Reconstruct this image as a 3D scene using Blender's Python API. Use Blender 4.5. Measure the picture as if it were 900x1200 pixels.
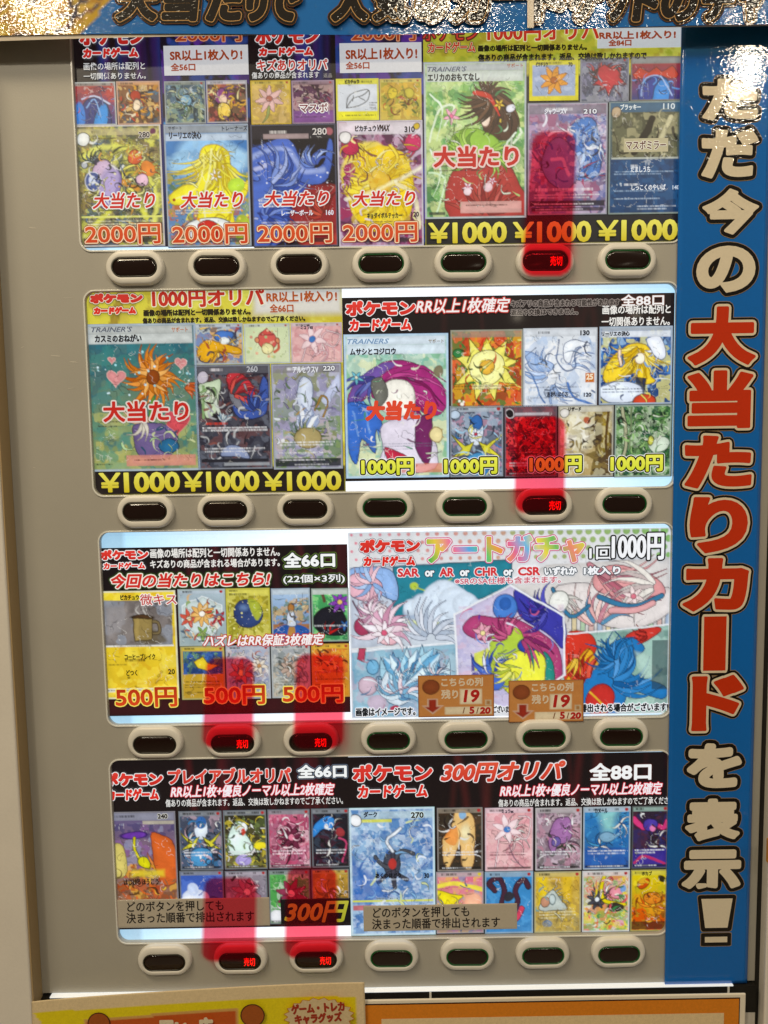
import bpy, math, random
import numpy as np
from math import radians as R

# ---------------------------------------------------------------- clear
for o in list(bpy.data.objects): bpy.data.objects.remove(o)
S = bpy.context.scene
COL = S.collection

# ---------------------------------------------------------------- camera
CLOC = (-0.0026, -0.7227, 0.1715); CROT = (1.4821, 0.0158, -0.0040); FPX = 900.0
cd = bpy.data.cameras.new("camera"); cam = bpy.data.objects.new("camera", cd); COL.objects.link(cam)
cam.location = CLOC; cam.rotation_euler = CROT
cd.sensor_fit = 'VERTICAL'; cd.sensor_height = 24.0; cd.lens = 24.0*FPX/1200.0
cd.clip_start = 0.02; cd.clip_end = 100
S.camera = cam

# ---------------------------------------------------------------- world, lamps, exposure
W = bpy.data.worlds.new("World"); S.world = W; W.use_nodes = True
bg = W.node_tree.nodes['Background']; bg.inputs[0].default_value = (1.0, .80, .56, 1); bg.inputs[1].default_value = .085

def area(name, loc, tgt, sx, sy, power, col):
    l = bpy.data.lights.new(name, 'AREA'); l.shape = 'RECTANGLE'; l.size = sx; l.size_y = sy; l.energy = power; l.color = col
    o = bpy.data.objects.new(name, l); COL.objects.link(o); o.location = loc
    d = np.array(tgt, float)-np.array(loc, float)
    from mathutils import Vector
    o.rotation_euler = Vector(d).to_track_quat('-Z', 'Y').to_euler(); return o
area("ceiling_light", (-1.0, -1.25, 2.15), (0, 0, .0), 1.0, .5, 31, (1, .81, .53))
area("ceiling_light", (.7, -1.2, 2.3), (.1, 0, .0), .6, .5, 3, (1, .82, .56))
def spot(loc, r, power):          # small bright shop downlights, far behind the camera
    l = bpy.data.lights.new("downlight", 'AREA'); l.shape = 'DISK'; l.size = r*2; l.energy = power; l.color = (1, .87, .66)
    o = bpy.data.objects.new("downlight", l); COL.objects.link(o); o.location = loc
    from mathutils import Vector
    o.rotation_euler = (Vector((0, 0, .3))-Vector(loc)).to_track_quat('-Z', 'Y').to_euler()
spot((-1.12, -2.02, 1.64), .075, 8.5); spot((.22, -2.14, 1.70), .065, 6.0); spot((.66, -2.1, 1.66), .06, 5.0); spot((1.27, -2.0, 1.42), .055, 5.0)
spot((.54, -2.33, .66), .014, .05); spot((.98, -2.25, .65), .012, .04)

S.view_settings.view_transform = 'Standard'; S.view_settings.look = 'None'
S.view_settings.exposure = 0; S.view_settings.gamma = 1; S.view_settings.use_curve_mapping = False
S.cycles.max_bounces = 6; S.cycles.transparent_max_bounces = 8
S.cycles.use_denoising = True

# ---------------------------------------------------------------- helpers
def RE(rx, ry, rz):
    cx, sx, cy, sy, cz, sz = math.cos(rx), math.sin(rx), math.cos(ry), math.sin(ry), math.cos(rz), math.sin(rz)
    return np.array([[cz,-sz,0],[sz,cz,0],[0,0,1]])@np.array([[cy,0,sy],[0,1,0],[-sy,0,cy]])@np.array([[1,0,0],[0,cx,-sx],[0,sx,cx]])
MC = RE(*CROT); C0 = np.array(CLOC)
def P(px, py, Y=0.0):
    "measuring aid: where the point seen at (px, py) of the 900x1200 photo lies in the vertical plane y = Y -> (x, z)"
    d = MC@np.array([(px-450)/FPX, (600-py)/FPX, -1.0])
    t = (Y-C0[1])/d[1]; q = C0+t*d
    return q[0], q[2]
def box(b, Y=0.0):
    "photo box -> plane centre, width, height, metres per photo pixel"
    x0, y0, x1, y1 = b
    cx, cy = (x0+x1)/2, (y0+y1)/2
    c = P(cx, cy, Y); l = P(x0, cy, Y); r = P(x1, cy, Y); t = P(cx, y0, Y); bt = P(cx, y1, Y)
    w = r[0]-l[0]; h = t[1]-bt[1]
    return (c[0], (t[1]+bt[1])/2, w, h, w/max(1e-6, (x1-x0)))

def lin(c):
    if isinstance(c, str):
        if len(c) == 3: c = ''.join(k*2 for k in c)
        c = [int(c[i:i+2], 16)/255 for i in (0, 2, 4)]
    c = np.array(c, float)
    return np.where(c <= .04045, c/12.92, ((c+.055)/1.055)**2.4)
_L = {}
def L(c):
    if not isinstance(c, str): return np.array(c, float)
    if c not in _L: _L[c] = lin(c)
    return _L[c]

def tag(o, label=None, cat=None, group=None, kind=None):
    if label: o['label'] = label
    if cat: o['category'] = cat
    if group: o['group'] = group
    if kind: o['kind'] = kind
    return o
ROOT = {}
def thing(name, label, cat, loc=(0, 0, 0), group=None):
    o = bpy.data.objects.new(name, None); COL.objects.link(o); o.location = loc; o.empty_display_size = .05
    ROOT[o.name] = np.array(loc, float); return tag(o, label, cat, group)
def root_loc(p):
    if p is None: return np.zeros(3)
    while p.parent: p = p.parent
    return ROOT.get(p.name, np.zeros(3))
def mesh(name, V, F, mat, col=None, smooth=False):
    V = np.asarray(V, np.float32); me = bpy.data.meshes.new(name)
    if isinstance(F, np.ndarray):
        n, k = F.shape
        me.vertices.add(len(V)); me.vertices.foreach_set('co', V.ravel())
        me.loops.add(n*k); me.loops.foreach_set('vertex_index', F.astype(np.int32).ravel())
        me.polygons.add(n); me.polygons.foreach_set('loop_start', np.arange(0, n*k, k, dtype=np.int32))
        me.update(calc_edges=True)
    else:
        me.from_pydata(V.tolist(), [], F); me.update()
    me.validate()
    if col is not None:
        a = me.color_attributes.new('Col', 'FLOAT_COLOR', 'POINT')
        c = np.ones((len(V), 4), np.float32); c[:, :3] = col; a.data.foreach_set('color', c.ravel())
    if smooth: me.polygons.foreach_set('use_smooth', [True]*len(me.polygons))
    me.materials.append(mat); return me
def mk(name, V, F, mat, parent=None, col=None, smooth=False):
    V = np.asarray(V, float)-root_loc(parent)
    o = bpy.data.objects.new(name, mesh(name, V, F, mat, col, smooth)); COL.objects.link(o); o.parent = parent
    return o

# ---------------------------------------------------------------- materials
def nmat(name):
    m = bpy.data.materials.new(name); m.use_nodes = True; nt = m.node_tree
    return m, nt, nt.nodes['Principled BSDF'], nt.nodes['Material Output']
def N(nt, t, **k):
    n = nt.nodes.new(t)
    for a, b in k.items(): setattr(n, a, b)
    return n
def plastic(name, col, rough=.45, grain=.02, scale=900, bump=.05, dirt=0.0, metallic=0, coat=0, em=None):
    m, nt, b, out = nmat(name); lk = nt.links.new
    tc = N(nt, 'ShaderNodeTexCoord'); no = N(nt, 'ShaderNodeTexNoise'); no.inputs['Scale'].default_value = scale; no.inputs['Detail'].default_value = 3
    lk(tc.outputs['Object'], no.inputs['Vector'])
    mr = N(nt, 'ShaderNodeMapRange'); mr.inputs['To Min'].default_value = 1-grain*3; mr.inputs['To Max'].default_value = 1+grain*3
    lk(no.outputs['Fac'], mr.inputs['Value'])
    n2 = N(nt, 'ShaderNodeTexNoise'); n2.inputs['Scale'].default_value = 9; n2.inputs['Detail'].default_value = 6; n2.inputs['Roughness'].default_value = .65
    lk(tc.outputs['Object'], n2.inputs['Vector'])
    m2 = N(nt, 'ShaderNodeMapRange'); m2.inputs['From Min'].default_value = .35; m2.inputs['From Max'].default_value = .7; m2.inputs['To Min'].default_value = 1-dirt; m2.inputs['To Max'].default_value = 1
    lk(n2.outputs['Fac'], m2.inputs['Value'])
    mu = N(nt, 'ShaderNodeMath', operation='MULTIPLY'); lk(mr.outputs[0], mu.inputs[0]); lk(m2.outputs[0], mu.inputs[1])
    mx = N(nt, 'ShaderNodeVectorMath', operation='SCALE'); mx.inputs[0].default_value = tuple(L(col)); lk(mu.outputs[0], mx.inputs['Scale'])
    lk(mx.outputs[0], b.inputs['Base Color'])
    b.inputs['Roughness'].default_value = rough; b.inputs['Metallic'].default_value = metallic; b.inputs['Coat Weight'].default_value = coat; b.inputs['Coat Roughness'].default_value = .12
    if bump:
        bp = N(nt, 'ShaderNodeBump'); bp.inputs['Strength'].default_value = bump; bp.inputs['Distance'].default_value = .0006
        lk(no.outputs['Fac'], bp.inputs['Height']); lk(bp.outputs[0], b.inputs['Normal'])
    if em: b.inputs['Emission Color'].default_value = (*L(em[0]), 1); b.inputs['Emission Strength'].default_value = em[1]
    return m
def printed(name, back=0.0, rough=.4, coat=.0, crinkle=0, dim=1.0):
    "print on paper or film: ink colours from the mesh, fibre grain, optional backlight through the print, optional crinkled laminate"
    m, nt, b, out = nmat(name); lk = nt.links.new
    at = N(nt, 'ShaderNodeAttribute'); at.attribute_name = 'Col'
    tc = N(nt, 'ShaderNodeTexCoord')
    no = N(nt, 'ShaderNodeTexNoise'); no.inputs['Scale'].default_value = 1500; no.inputs['Detail'].default_value = 2
    lk(tc.outputs['Object'], no.inputs['Vector'])
    n2 = N(nt, 'ShaderNodeTexNoise'); n2.inputs['Scale'].default_value = 420; n2.inputs['Detail'].default_value = 3
    lk(tc.outputs['Object'], n2.inputs['Vector'])
    ad = N(nt, 'ShaderNodeMath', operation='ADD'); lk(no.outputs['Fac'], ad.inputs[0]); lk(n2.outputs['Fac'], ad.inputs[1])
    mr = N(nt, 'ShaderNodeMapRange'); mr.inputs['From Min'].default_value = .6; mr.inputs['From Max'].default_value = 1.4; gr = .05 if back else (.04 if crinkle else .12); mr.inputs['To Min'].default_value = (1-gr)*dim; mr.inputs['To Max'].default_value = (1+gr)*dim
    lk(ad.outputs[0], mr.inputs['Value'])
    sc = N(nt, 'ShaderNodeVectorMath', operation='SCALE'); lk(at.outputs['Color'], sc.inputs[0]); lk(mr.outputs[0], sc.inputs['Scale'])
    if back:
        s2 = N(nt, 'ShaderNodeVectorMath', operation='SCALE'); s2.inputs['Scale'].default_value = .42; lk(sc.outputs[0], s2.inputs[0]); lk(s2.outputs[0], b.inputs['Base Color'])
    else: lk(sc.outputs[0], b.inputs['Base Color'])
    b.inputs['Roughness'].default_value = rough
    if back:
        s3 = N(nt, 'ShaderNodeVectorMath', operation='MULTIPLY'); s3.inputs[1].default_value = (.93, 1.0, 1.10); lk(sc.outputs[0], s3.inputs[0]); lk(s3.outputs[0], b.inputs['Emission Color']); b.inputs['Emission Strength'].default_value = back
    b.inputs['Coat Weight'].default_value = coat; b.inputs['Coat Roughness'].default_value = .06
    if crinkle:
        b.inputs['Coat Roughness'].default_value = .02; b.inputs['Specular IOR Level'].default_value = .12
        a1 = N(nt, 'ShaderNodeTexNoise'); a1.inputs['Scale'].default_value = 420; a1.inputs['Detail'].default_value = 1.5; a1.inputs['Roughness'].default_value = .5; a1.inputs['Distortion'].default_value = .8
        a2 = N(nt, 'ShaderNodeTexNoise'); a2.inputs['Scale'].default_value = 7; a2.inputs['Detail'].default_value = 2
        mp = N(nt, 'ShaderNodeMapping'); mp.inputs['Scale'].default_value = (.55, 1, 1.3); mp.inputs['Rotation'].default_value = (0, .35, 0)
        lk(tc.outputs['Object'], mp.inputs['Vector']); lk(mp.outputs[0], a1.inputs['Vector']); lk(tc.outputs['Object'], a2.inputs['Vector'])
        b1 = N(nt, 'ShaderNodeBump'); b1.inputs['Strength'].default_value = 1; b1.inputs['Distance'].default_value = .00020*crinkle
        b2 = N(nt, 'ShaderNodeBump'); b2.inputs['Strength'].default_value = 1; b2.inputs['Distance'].default_value = .0030*crinkle
        lk(a1.outputs['Fac'], b1.inputs['Height']); lk(a2.outputs['Fac'], b2.inputs['Height']); lk(b2.outputs[0], b1.inputs['Normal'])
        lk(b1.outputs[0], b.inputs['Coat Normal'])
    return m

M_panel = plastic('panel_enamel', (.465, .455, .415), .42, .012, 700, .12, .05)
M_frame = plastic('frame_enamel', (.86, .83, .78), .5, .012, 500, .15, .06)
M_dark = plastic('dark_gap', '1a1815', .6)
M_bezel = plastic('bezel_plastic', (.86, .85, .81), .33, .012, 900, .05, .03)
M_lens = plastic('smoked_lens', '1e0d08', .12, .05, 300, 0, 0, 0, .6)
M_rim = plastic('green_rim', '0c3318', .3, .02, 900, 0, 0, 0, .2, ('1a9a3a', .10))
M_rimd = plastic('dark_rim', '2c2a20', .3, .02)
M_led = plastic('led_red', 'ff2010', .4, 0, 900, 0, 0, 0, 0, ('ff1a12', 1.1))
M_light = printed('backlight_diffuser', 1.05, .3, .4)
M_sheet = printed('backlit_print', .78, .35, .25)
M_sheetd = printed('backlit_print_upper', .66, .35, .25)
M_paper = printed('paper_print', 0, .55, 0)
M_sign = printed('laminated_sign', 0, .5, .9, .38)
M_banner = printed('crinkled_laminate', 0, .45, 1.0, 1.0)
M_tape = printed('adhesive_label', .46, .45, .1)

# red film: tinted, see-through, edges fading out
def film_mat():
    m, nt, b, out = nmat('red_film'); lk = nt.links.new
    nt.nodes.remove(b)
    at = N(nt, 'ShaderNodeAttribute'); at.attribute_name = 'Col'
    tr = N(nt, 'ShaderNodeBsdfTransparent'); tr.inputs[0].default_value = (.97, .13, .19, 1)
    df = N(nt, 'ShaderNodeBsdfDiffuse'); df.inputs[0].default_value = (.90, .07, .12, 1)
    tl = N(nt, 'ShaderNodeBsdfTranslucent'); tl.inputs[0].default_value = (.90, .07, .12, 1)
    a = N(nt, 'ShaderNodeMixShader'); a.inputs[0].default_value = .5; lk(df.outputs[0], a.inputs[1]); lk(tl.outputs[0], a.inputs[2])
    c = N(nt, 'ShaderNodeMixShader'); c.inputs[0].default_value = .10; lk(tr.outputs[0], c.inputs[1]); lk(a.outputs[0], c.inputs[2])
    clear = N(nt, 'ShaderNodeBsdfTransparent')
    d = N(nt, 'ShaderNodeMixShader'); lk(at.outputs['Fac'], d.inputs[0]); lk(clear.outputs[0], d.inputs[1]); lk(c.outputs[0], d.inputs[2])
    lk(d.outputs[0], out.inputs[0]); return m
M_film = film_mat()

# ---------------------------------------------------------------- lettering
_gl = {}
def glyphs(body, shear=0, off=0, res=3):
    k = (body, shear, off, res)
    if k in _gl: return _gl[k]
    c = bpy.data.curves.new('t', 'FONT'); c.body = body; c.size = 1; c.offset = off; c.resolution_u = res; c.shear = shear; c.space_line = .95
    o = bpy.data.objects.new('t', c); COL.objects.link(o)
    dg = bpy.context.evaluated_depsgraph_get(); dg.update()
    me = bpy.data.meshes.new_from_object(o.evaluated_get(dg))
    me.calc_loop_triangles()
    V = np.array([v.co[:2] for v in me.vertices]).reshape(-1, 2)
    T = np.array([t.vertices[:] for t in me.loop_triangles], int).reshape(-1, 3)
    bpy.data.objects.remove(o); bpy.data.curves.remove(c); bpy.data.meshes.remove(me)
    # weld and orient
    q, inv = np.unique(np.round(V, 5), axis=0, return_inverse=True); inv = inv.ravel(); T = inv[T]; V = q
    a = V[T[:, 1]]-V[T[:, 0]]; b = V[T[:, 2]]-V[T[:, 0]]; s = a[:, 0]*b[:, 1]-a[:, 1]*b[:, 0]
    T = T[np.abs(s) > 1e-10]; s = s[np.abs(s) > 1e-10]; T[s < 0] = T[s < 0][:, ::-1]
    E = np.concatenate([T[:, [0, 1]], T[:, [1, 2]], T[:, [2, 0]]]); Es = np.sort(E, 1)
    u, cnt = np.unique(Es, axis=0, return_counts=True); B = u[cnt == 1]
    _gl[k] = (V, T, B); return _gl[k]
def stroke_geo(V, B, r, nseg, z, jit=4e-7):
    "ribbons and round joins of radius r along edges B"
    p, q = V[B[:, 0]], V[B[:, 1]]; d = q-p; l = np.linalg.norm(d, axis=1, keepdims=True); d = d/np.maximum(l, 1e-9)
    n = np.stack([-d[:, 1], d[:, 0]], 1)*r
    m = len(B); quad = np.stack([p-n, q-n, q+n, p+n], 1).reshape(-1, 2)
    zz = z-(np.repeat(np.arange(m) % 97+1, 4))*jit
    i = np.arange(m)[:, None]*4; Tq = np.concatenate([i+[0, 1, 2], i+[0, 2, 3]])
    vs = np.unique(B); c = V[vs]; ang = np.arange(nseg)/nseg*2*np.pi
    ring = c[:, None]+r*np.stack([np.cos(ang), np.sin(ang)], 1)[None]
    dv = np.concatenate([c[:, None], ring], 1).reshape(-1, 2); zd = z-np.repeat(np.arange(len(vs)) % 97+98, nseg+1)*jit
    j = np.arange(len(vs))[:, None, None]*(nseg+1); k = np.arange(nseg)
    td = np.stack([np.zeros(nseg, int), 1+k, 1+(k+1) % nseg], 1)[None]
    Td = (j+td).reshape(-1, 3)+len(quad)
    return np.concatenate([quad, dv]), np.concatenate([zz, zd]), np.concatenate([Tq, Td])
def text(body, b, layers, parent, Y, shear=0, off=0, mat=None, rot=0, name='lettering', res=3, vgrad=None, plane=False, percol=None):
    """layers: list of (stroke radius in photo px, colour), outermost first. Y: depth of the ground it is printed on."""
    V, T, B = glyphs(body, shear, off, res)
    if plane: cx, cz, w, h, pp = b
    else: cx, cz, w, h, pp = box(b, Y)
    ro = max(l[0] for l in layers)*pp
    mn, mx = V.min(0), V.max(0); ext = mx-mn
    if mx[1]-mn[1] < 1e-6: return
    sx = (w-2*ro)/ext[0]; sy = (h-2*ro)/ext[1] if ext[1] > .3 else sx
    Q = (V-(mn+mx)/2)*[sx, sy]
    ca, sa = math.cos(R(rot)), math.sin(R(rot)); Rm = np.array([[ca, sa], [-sa, ca]])
    vv, zz, tt, cc = [], [], [], []; n = 0
    for k, (r, c) in enumerate(layers):
        z = Y-.0001*(k+1)
        col = L(c)
        def push(a, zed, t):
            nonlocal n
            f = np.tile(col, (len(a), 1))
            if vgrad is not None and k == len(layers)-1:
                g = np.clip(.5-a[:, 1]/h, 0, 1)[:, None]; f = L(vgrad[0])*(1-g)+L(vgrad[1])*g
            if percol is not None and k == len(layers)-1:
                pc = np.array([L(x) for x in percol]); g = np.clip((a[:, 0]/w+.5)*(len(pc)-1), 0, len(pc)-1.001)
                g = g+.35*np.sin(a[:, 1]/h*5); g = np.clip(g, 0, len(pc)-1.001); i0 = g.astype(int); g = (g-i0)[:, None]; f = pc[i0]*(1-g)+pc[i0+1]*g
            vv.append(a); zz.append(zed); tt.append(t+n); cc.append(f); n += len(a)
        push(Q, np.full(len(Q), z), T)
        if r > 0:
            a, zed, t = stroke_geo(Q, B, r*pp, 6 if r < 1.0 else 10, z); push(a, zed, t)
    A = np.concatenate(vv)@Rm; Z = np.concatenate(zz)
    X = np.stack([A[:, 0]+cx, Z, A[:, 1]+cz], 1)
    return mk(name, X, np.concatenate(tt), mat or M_sheet, parent, np.concatenate(cc))

# ---------------------------------------------------------------- print painter: colours laid on a fine mesh
def vnoise(X, Y, cell, rng):
    gx = X/cell; gy = Y/cell; nx, ny = int(gx.max())+3, int(gy.max())+3
    G = rng.random((ny, nx)); i = gx.astype(int); j = gy.astype(int); fx = gx-i; fy = gy-j
    fx = fx*fx*(3-2*fx); fy = fy*fy*(3-2*fy)
    return (G[j, i]*(1-fx)+G[j, i+1]*fx)*(1-fy)+(G[j+1, i]*(1-fx)+G[j+1, i+1]*fx)*fy
class Art:
    def __init__(s, w, h, seed=1, step=1.1, top='888', bot=None, warp=1.0):
        s.w, s.h = w, h; s.nx = max(3, int(w/step)+1); s.ny = max(3, int(h/step)+1)
        s.rng = np.random.default_rng(seed)
        x = np.linspace(0, w, s.nx); y = np.linspace(0, h, s.ny); s.X, s.Y = np.meshgrid(x, y)
        s.wx = s.X+(vnoise(s.X, s.Y, 12, s.rng)-.5)*2.2*warp+(vnoise(s.X, s.Y, 3.2, s.rng)-.5)*.3*warp
        s.wy = s.Y+(vnoise(s.X, s.Y, 12, s.rng)-.5)*2.2*warp+(vnoise(s.X, s.Y, 3.2, s.rng)-.5)*.3*warp
        s.rich = 1.0 if step < 2 else 0.0
        ax = s.wx-s.wx.min(); ay = s.wy-s.wy.min(); s.wx0, s.wy0 = ax, ay
        if s.rich:
            s.wx = s.wx+(vnoise(s.X, s.Y, 1.7, s.rng)-.5)*.35*warp; s.wy = s.wy+(vnoise(s.X, s.Y, 1.7, s.rng)-.5)*.35*warp
            s.tex = []
            for i in range(6):
                a = s.rng.uniform(0, 3.14); u = ax*math.cos(a)+ay*math.sin(a); v = -ax*math.sin(a)+ay*math.cos(a); u = u-u.min(); v = v-v.min()
                s.tex.append(vnoise(u, v*.35, 3.4, s.rng)*.6+vnoise(u, v*.5, 1.8, s.rng)*.4)
        else: s.tex = [np.full(s.X.shape, .5)]*2
        t = (s.Y/h)[..., None]; s.C = L(top)*(1-t)+L(bot or top)*t
    def lay(s, d, c, soft=.6, a=1.0, ln=None, lw=.5):
        m = np.clip(.5-d/(2*soft), 0, 1)[..., None]*a
        # brushwork: paler towards the middle of the stroke, broken by streaks
        k = s.nk = (getattr(s, 'nk', 0)+1) % len(s.tex)
        g = .92+.22*np.clip(-d/6, 0, 1)+.20*(s.tex[k]-.5)*s.rich
        s.C = s.C*(1-m)+L(c)*g[..., None]*m
        if ln is not None:
            m = np.clip(.5-(np.abs(d)-lw)/(2*.45), 0, 1)[..., None]*.85; s.C = s.C*(1-m)+L(ln)*m
    def e(s, cx, cy, rx, ry, c, rot=0, ln=None, soft=.6, a=1.0, c2=None):
        x = s.wx-cx*s.w; y = s.wy-cy*s.h; rx *= s.w; ry *= s.h; ca, sa = math.cos(R(rot)), math.sin(R(rot))
        u = (x*ca+y*sa)/rx; v = (-x*sa+y*ca)/ry; r = np.sqrt(u*u+v*v)+1e-6
        d = (r-1)*min(rx, ry)
        if c2: cc = L(c); s.lay(d, c, soft, a, ln); s.lay(d+.25*min(rx, ry)+.5*(u+v)*min(rx, ry)*.6, c2, soft*1.5, a*.8)
        else: s.lay(d, c, soft, a, ln)
        return s
    def dist(s, pts, closed):
        P_ = np.array(pts, float).reshape(-1, 2)*[s.w, s.h]; D = np.full(s.X.shape, 1e9); ins = np.zeros(s.X.shape, bool)
        n = len(P_)
        for i in range(n if closed else n-1):
            a, b = P_[i], P_[(i+1) % n]; ab = b-a; L2 = ab@ab+1e-9
            t = np.clip(((s.wx-a[0])*ab[0]+(s.wy-a[1])*ab[1])/L2, 0, 1)
            D = np.minimum(D, np.hypot(s.wx-a[0]-t*ab[0], s.wy-a[1]-t*ab[1]))
            if closed:
                with np.errstate(divide='ignore', invalid='ignore'):
                    cr = ((a[1] > s.wy) != (b[1] > s.wy)) & (s.wx < (b[0]-a[0])*(s.wy-a[1])/(b[1]-a[1]+1e-12)+a[0])
                ins ^= cr
        return np.where(ins, -D, D) if closed else D
    @staticmethod
    def smooth(pts, closed, k=4):
        P_ = np.array(pts, float).reshape(-1, 2); n = len(P_); out = []
        for i in range(n if closed else n-1):
            g = (lambda j: P_[j % n]) if closed else (lambda j: P_[min(max(j, 0), n-1)])
            p0, p1, p2, p3 = g(i-1), g(i), g(i+1), g(i+2)
            for t in np.arange(k)/k:
                out.append(.5*((2*p1)+(-p0+p2)*t+(2*p0-5*p1+4*p2-p3)*t*t+(-p0+3*p1-3*p2+p3)*t**3))
        if not closed: out.append(P_[-1])
        return np.array(out)
    def p(s, pts, c, ln=None, sm=False, soft=.6, a=1.0, lw=.5):
        if sm: pts = s.smooth(pts, True)
        s.lay(s.dist(pts, True), c, soft, a, ln, lw); return s
    def s_(s, pts, w, c, ln=None, a=1.0, soft=.6):
        s.lay(s.dist(s.smooth(pts, False), False)-w, c, soft, a, ln); return s
    def mott(s, cols, cell=7, a=.8, sharp=3, reg=None):
        "painterly patches of several colours"
        a = a*.75; sharp = sharp*1.6
        for c in cols:
            n = vnoise(s.wx-s.wx.min(), s.wy-s.wy.min(), cell, s.rng)*.65+vnoise(s.wx-s.wx.min(), s.wy-s.wy.min(), cell/2.6, s.rng)*.35
            m = np.clip((n-.56)*sharp*4, 0, 1)*a
            if reg is not None: m = m*s.mask(reg)
            s.C = s.C*(1-m[..., None])+L(c)*m[..., None]
        return s
    def mask(s, reg):
        x0, y0, x1, y1 = reg; f = lambda v, a, b, k: np.clip((v-a*k)/2+.5, 0, 1)*np.clip((b*k-v)/2+.5, 0, 1)
        return f(s.wx, x0, x1, s.w)*f(s.wy, y0, y1, s.h)
    def tp(s, pts, w0, w1, c, ln=None, a=1.0, lw=.3, soft=.5):
        "tapered brush stroke"
        Q = s.smooth(pts, False, 3)*[s.w, s.h]; n = len(Q)-1; D = np.full(s.X.shape, 1e9)
        for i in range(n):
            p, q = Q[i], Q[i+1]; ab = q-p; t = np.clip(((s.wx-p[0])*ab[0]+(s.wy-p[1])*ab[1])/(ab@ab+1e-9), 0, 1)
            f = (i+t)/n; D = np.minimum(D, np.hypot(s.wx-p[0]-t*ab[0], s.wy-p[1]-t*ab[1])-(w0*(1-f)+w1*f)*(.45+.55*np.sin(np.pi*np.clip(f+.12, 0, 1))))
        s.lay(D, c, soft, a, ln, lw); return s
    def tuft(s, cx, cy, r, a0, a1, n, w, cols, ln='20181c', bend=.5, r0=.0, a=1.0, taper=.15):
        "fan of tapered curved strokes: petals, feathers, flames, grass, fur"
        idx = s.rng.permutation(n)
        for i in idx:
            an = R(a0+(a1-a0)*(i+.5)/n)+s.rng.uniform(-.12, .12); rr = r*s.rng.uniform(.75, 1.1); b = bend*s.rng.uniform(.6, 1.3)
            k = s.w/s.h; pts = []
            for t in (0, .35, .7, 1):
                q = an+b*t*t; d = r0+(rr-r0)*t; pts += [cx+math.cos(q)*d, cy+math.sin(q)*d*k]
            s.tp(pts, w, w*taper, cols[i % len(cols)], ln, a)
        return s
    def flower(s, cx, cy, r, n, c, c2, ln='40202c', w=None):
        k = s.w/s.h
        for i in range(n):
            an = 6.2832*i/n+.3; s.tp([cx, cy, cx+math.cos(an)*r*.6, cy+math.sin(an)*r*.6*k, cx+math.cos(an)*r, cy+math.sin(an)*r*k], w or r*s.w*.22, (w or r*s.w*.22)*1.0, c, ln)
        s.lay(np.hypot(s.wx-cx*s.w, s.wy-cy*s.h)-r*s.w*.26, c2, .5, 1, ln, .3); return s
    def crystals(s, cx, cy, r, n, cols, ln='283850', a0=-150, a1=-30):
        for i in range(n):
            an = R(a0+(a1-a0)*(i+.5)/n); k = s.w/s.h; L_ = r*s.rng.uniform(.6, 1.1); wd = r*.16
            ex, ey = cx+math.cos(an)*L_, cy+math.sin(an)*L_*k; nx_, ny_ = -math.sin(an)*wd, math.cos(an)*wd*k; mx, my = cx+(ex-cx)*.7, cy+(ey-cy)*.7
            s.p([cx-nx_*.6, cy-ny_*.6, mx-nx_, my-ny_, ex, ey, mx+nx_, my+ny_, cx+nx_*.6, cy+ny_*.6], cols[i % len(cols)], ln, lw=.3)
            s.p([cx, cy, mx, my, ex, ey, mx+nx_, my+ny_, cx+nx_*.6, cy+ny_*.6], cols[(i+1) % len(cols)], a=.8)
        return s
    def cloud(s, cx, cy, r, c='e8f0f8', c2='b8cce4', n=7, ln=None):
        k = s.w/s.h
        for cc, oy in ((c2, .12), (c, 0)):
            for i in range(n):
                x = cx+r*(i/(n-1)*2-1); rr = r*(.25+.3*math.sin(math.pi*i/(n-1)))*s.rng.uniform(.8, 1.2)
                s.e(x, cy+oy*r*k-rr*.4*k, rr, rr*k, cc, 0, ln, soft=1.2)
        return s
    def sc(s, n, cols, reg=(.06, .12, .94, .92), size=.12, w=.8, ln=None, a=.9):
        "loose curved tapered brush strokes"
        n = int(n*1.3)
        for i in range(n):
            x = s.rng.uniform(reg[0], reg[2]); y = s.rng.uniform(reg[1], reg[3]); an = s.rng.uniform(0, 6.28); l = size*s.rng.uniform(.6, 1.8)
            b = s.rng.uniform(-1.3, 1.3); pts = [x, y]
            for k in range(3):
                x += math.cos(an)*l/3; y += math.sin(an)*l/3*s.w/s.h; an += b; pts += [x, y]
            s.tp(pts, w*s.rng.uniform(.9, 2.4), .2, cols[i % len(cols)], '1c181c' if i % 3 == 0 else None, a, .22)
        return s
    def dots(s, n, cols, reg=(.05, .1, .95, .9), r=1.2):
        for i in range(n):
            x, y = s.rng.uniform(reg[0], reg[2])*s.w, s.rng.uniform(reg[1], reg[3])*s.h
            s.lay(np.hypot(s.X-x, s.Y-y)-r*s.rng.uniform(.4, 1.2), cols[i % len(cols)], .5)
        return s
    def rect(s, x0, y0, x1, y1, c, a=1.0, soft=.5):
        "straight-edged rectangle in card fractions"
        d = np.maximum(np.maximum(x0*s.w-s.X, s.X-x1*s.w), np.maximum(y0*s.h-s.Y, s.Y-y1*s.h)); s.lay(d, c, soft, a); return s
    def border(s, c, w=1.6, c2=None):
        d = np.minimum(np.minimum(s.X, s.w-s.X), np.minimum(s.Y, s.h-s.Y)); s.lay(d-w, c, .5)
        if c2: s.lay(d-.5, c2, .4)
        return s
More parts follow.
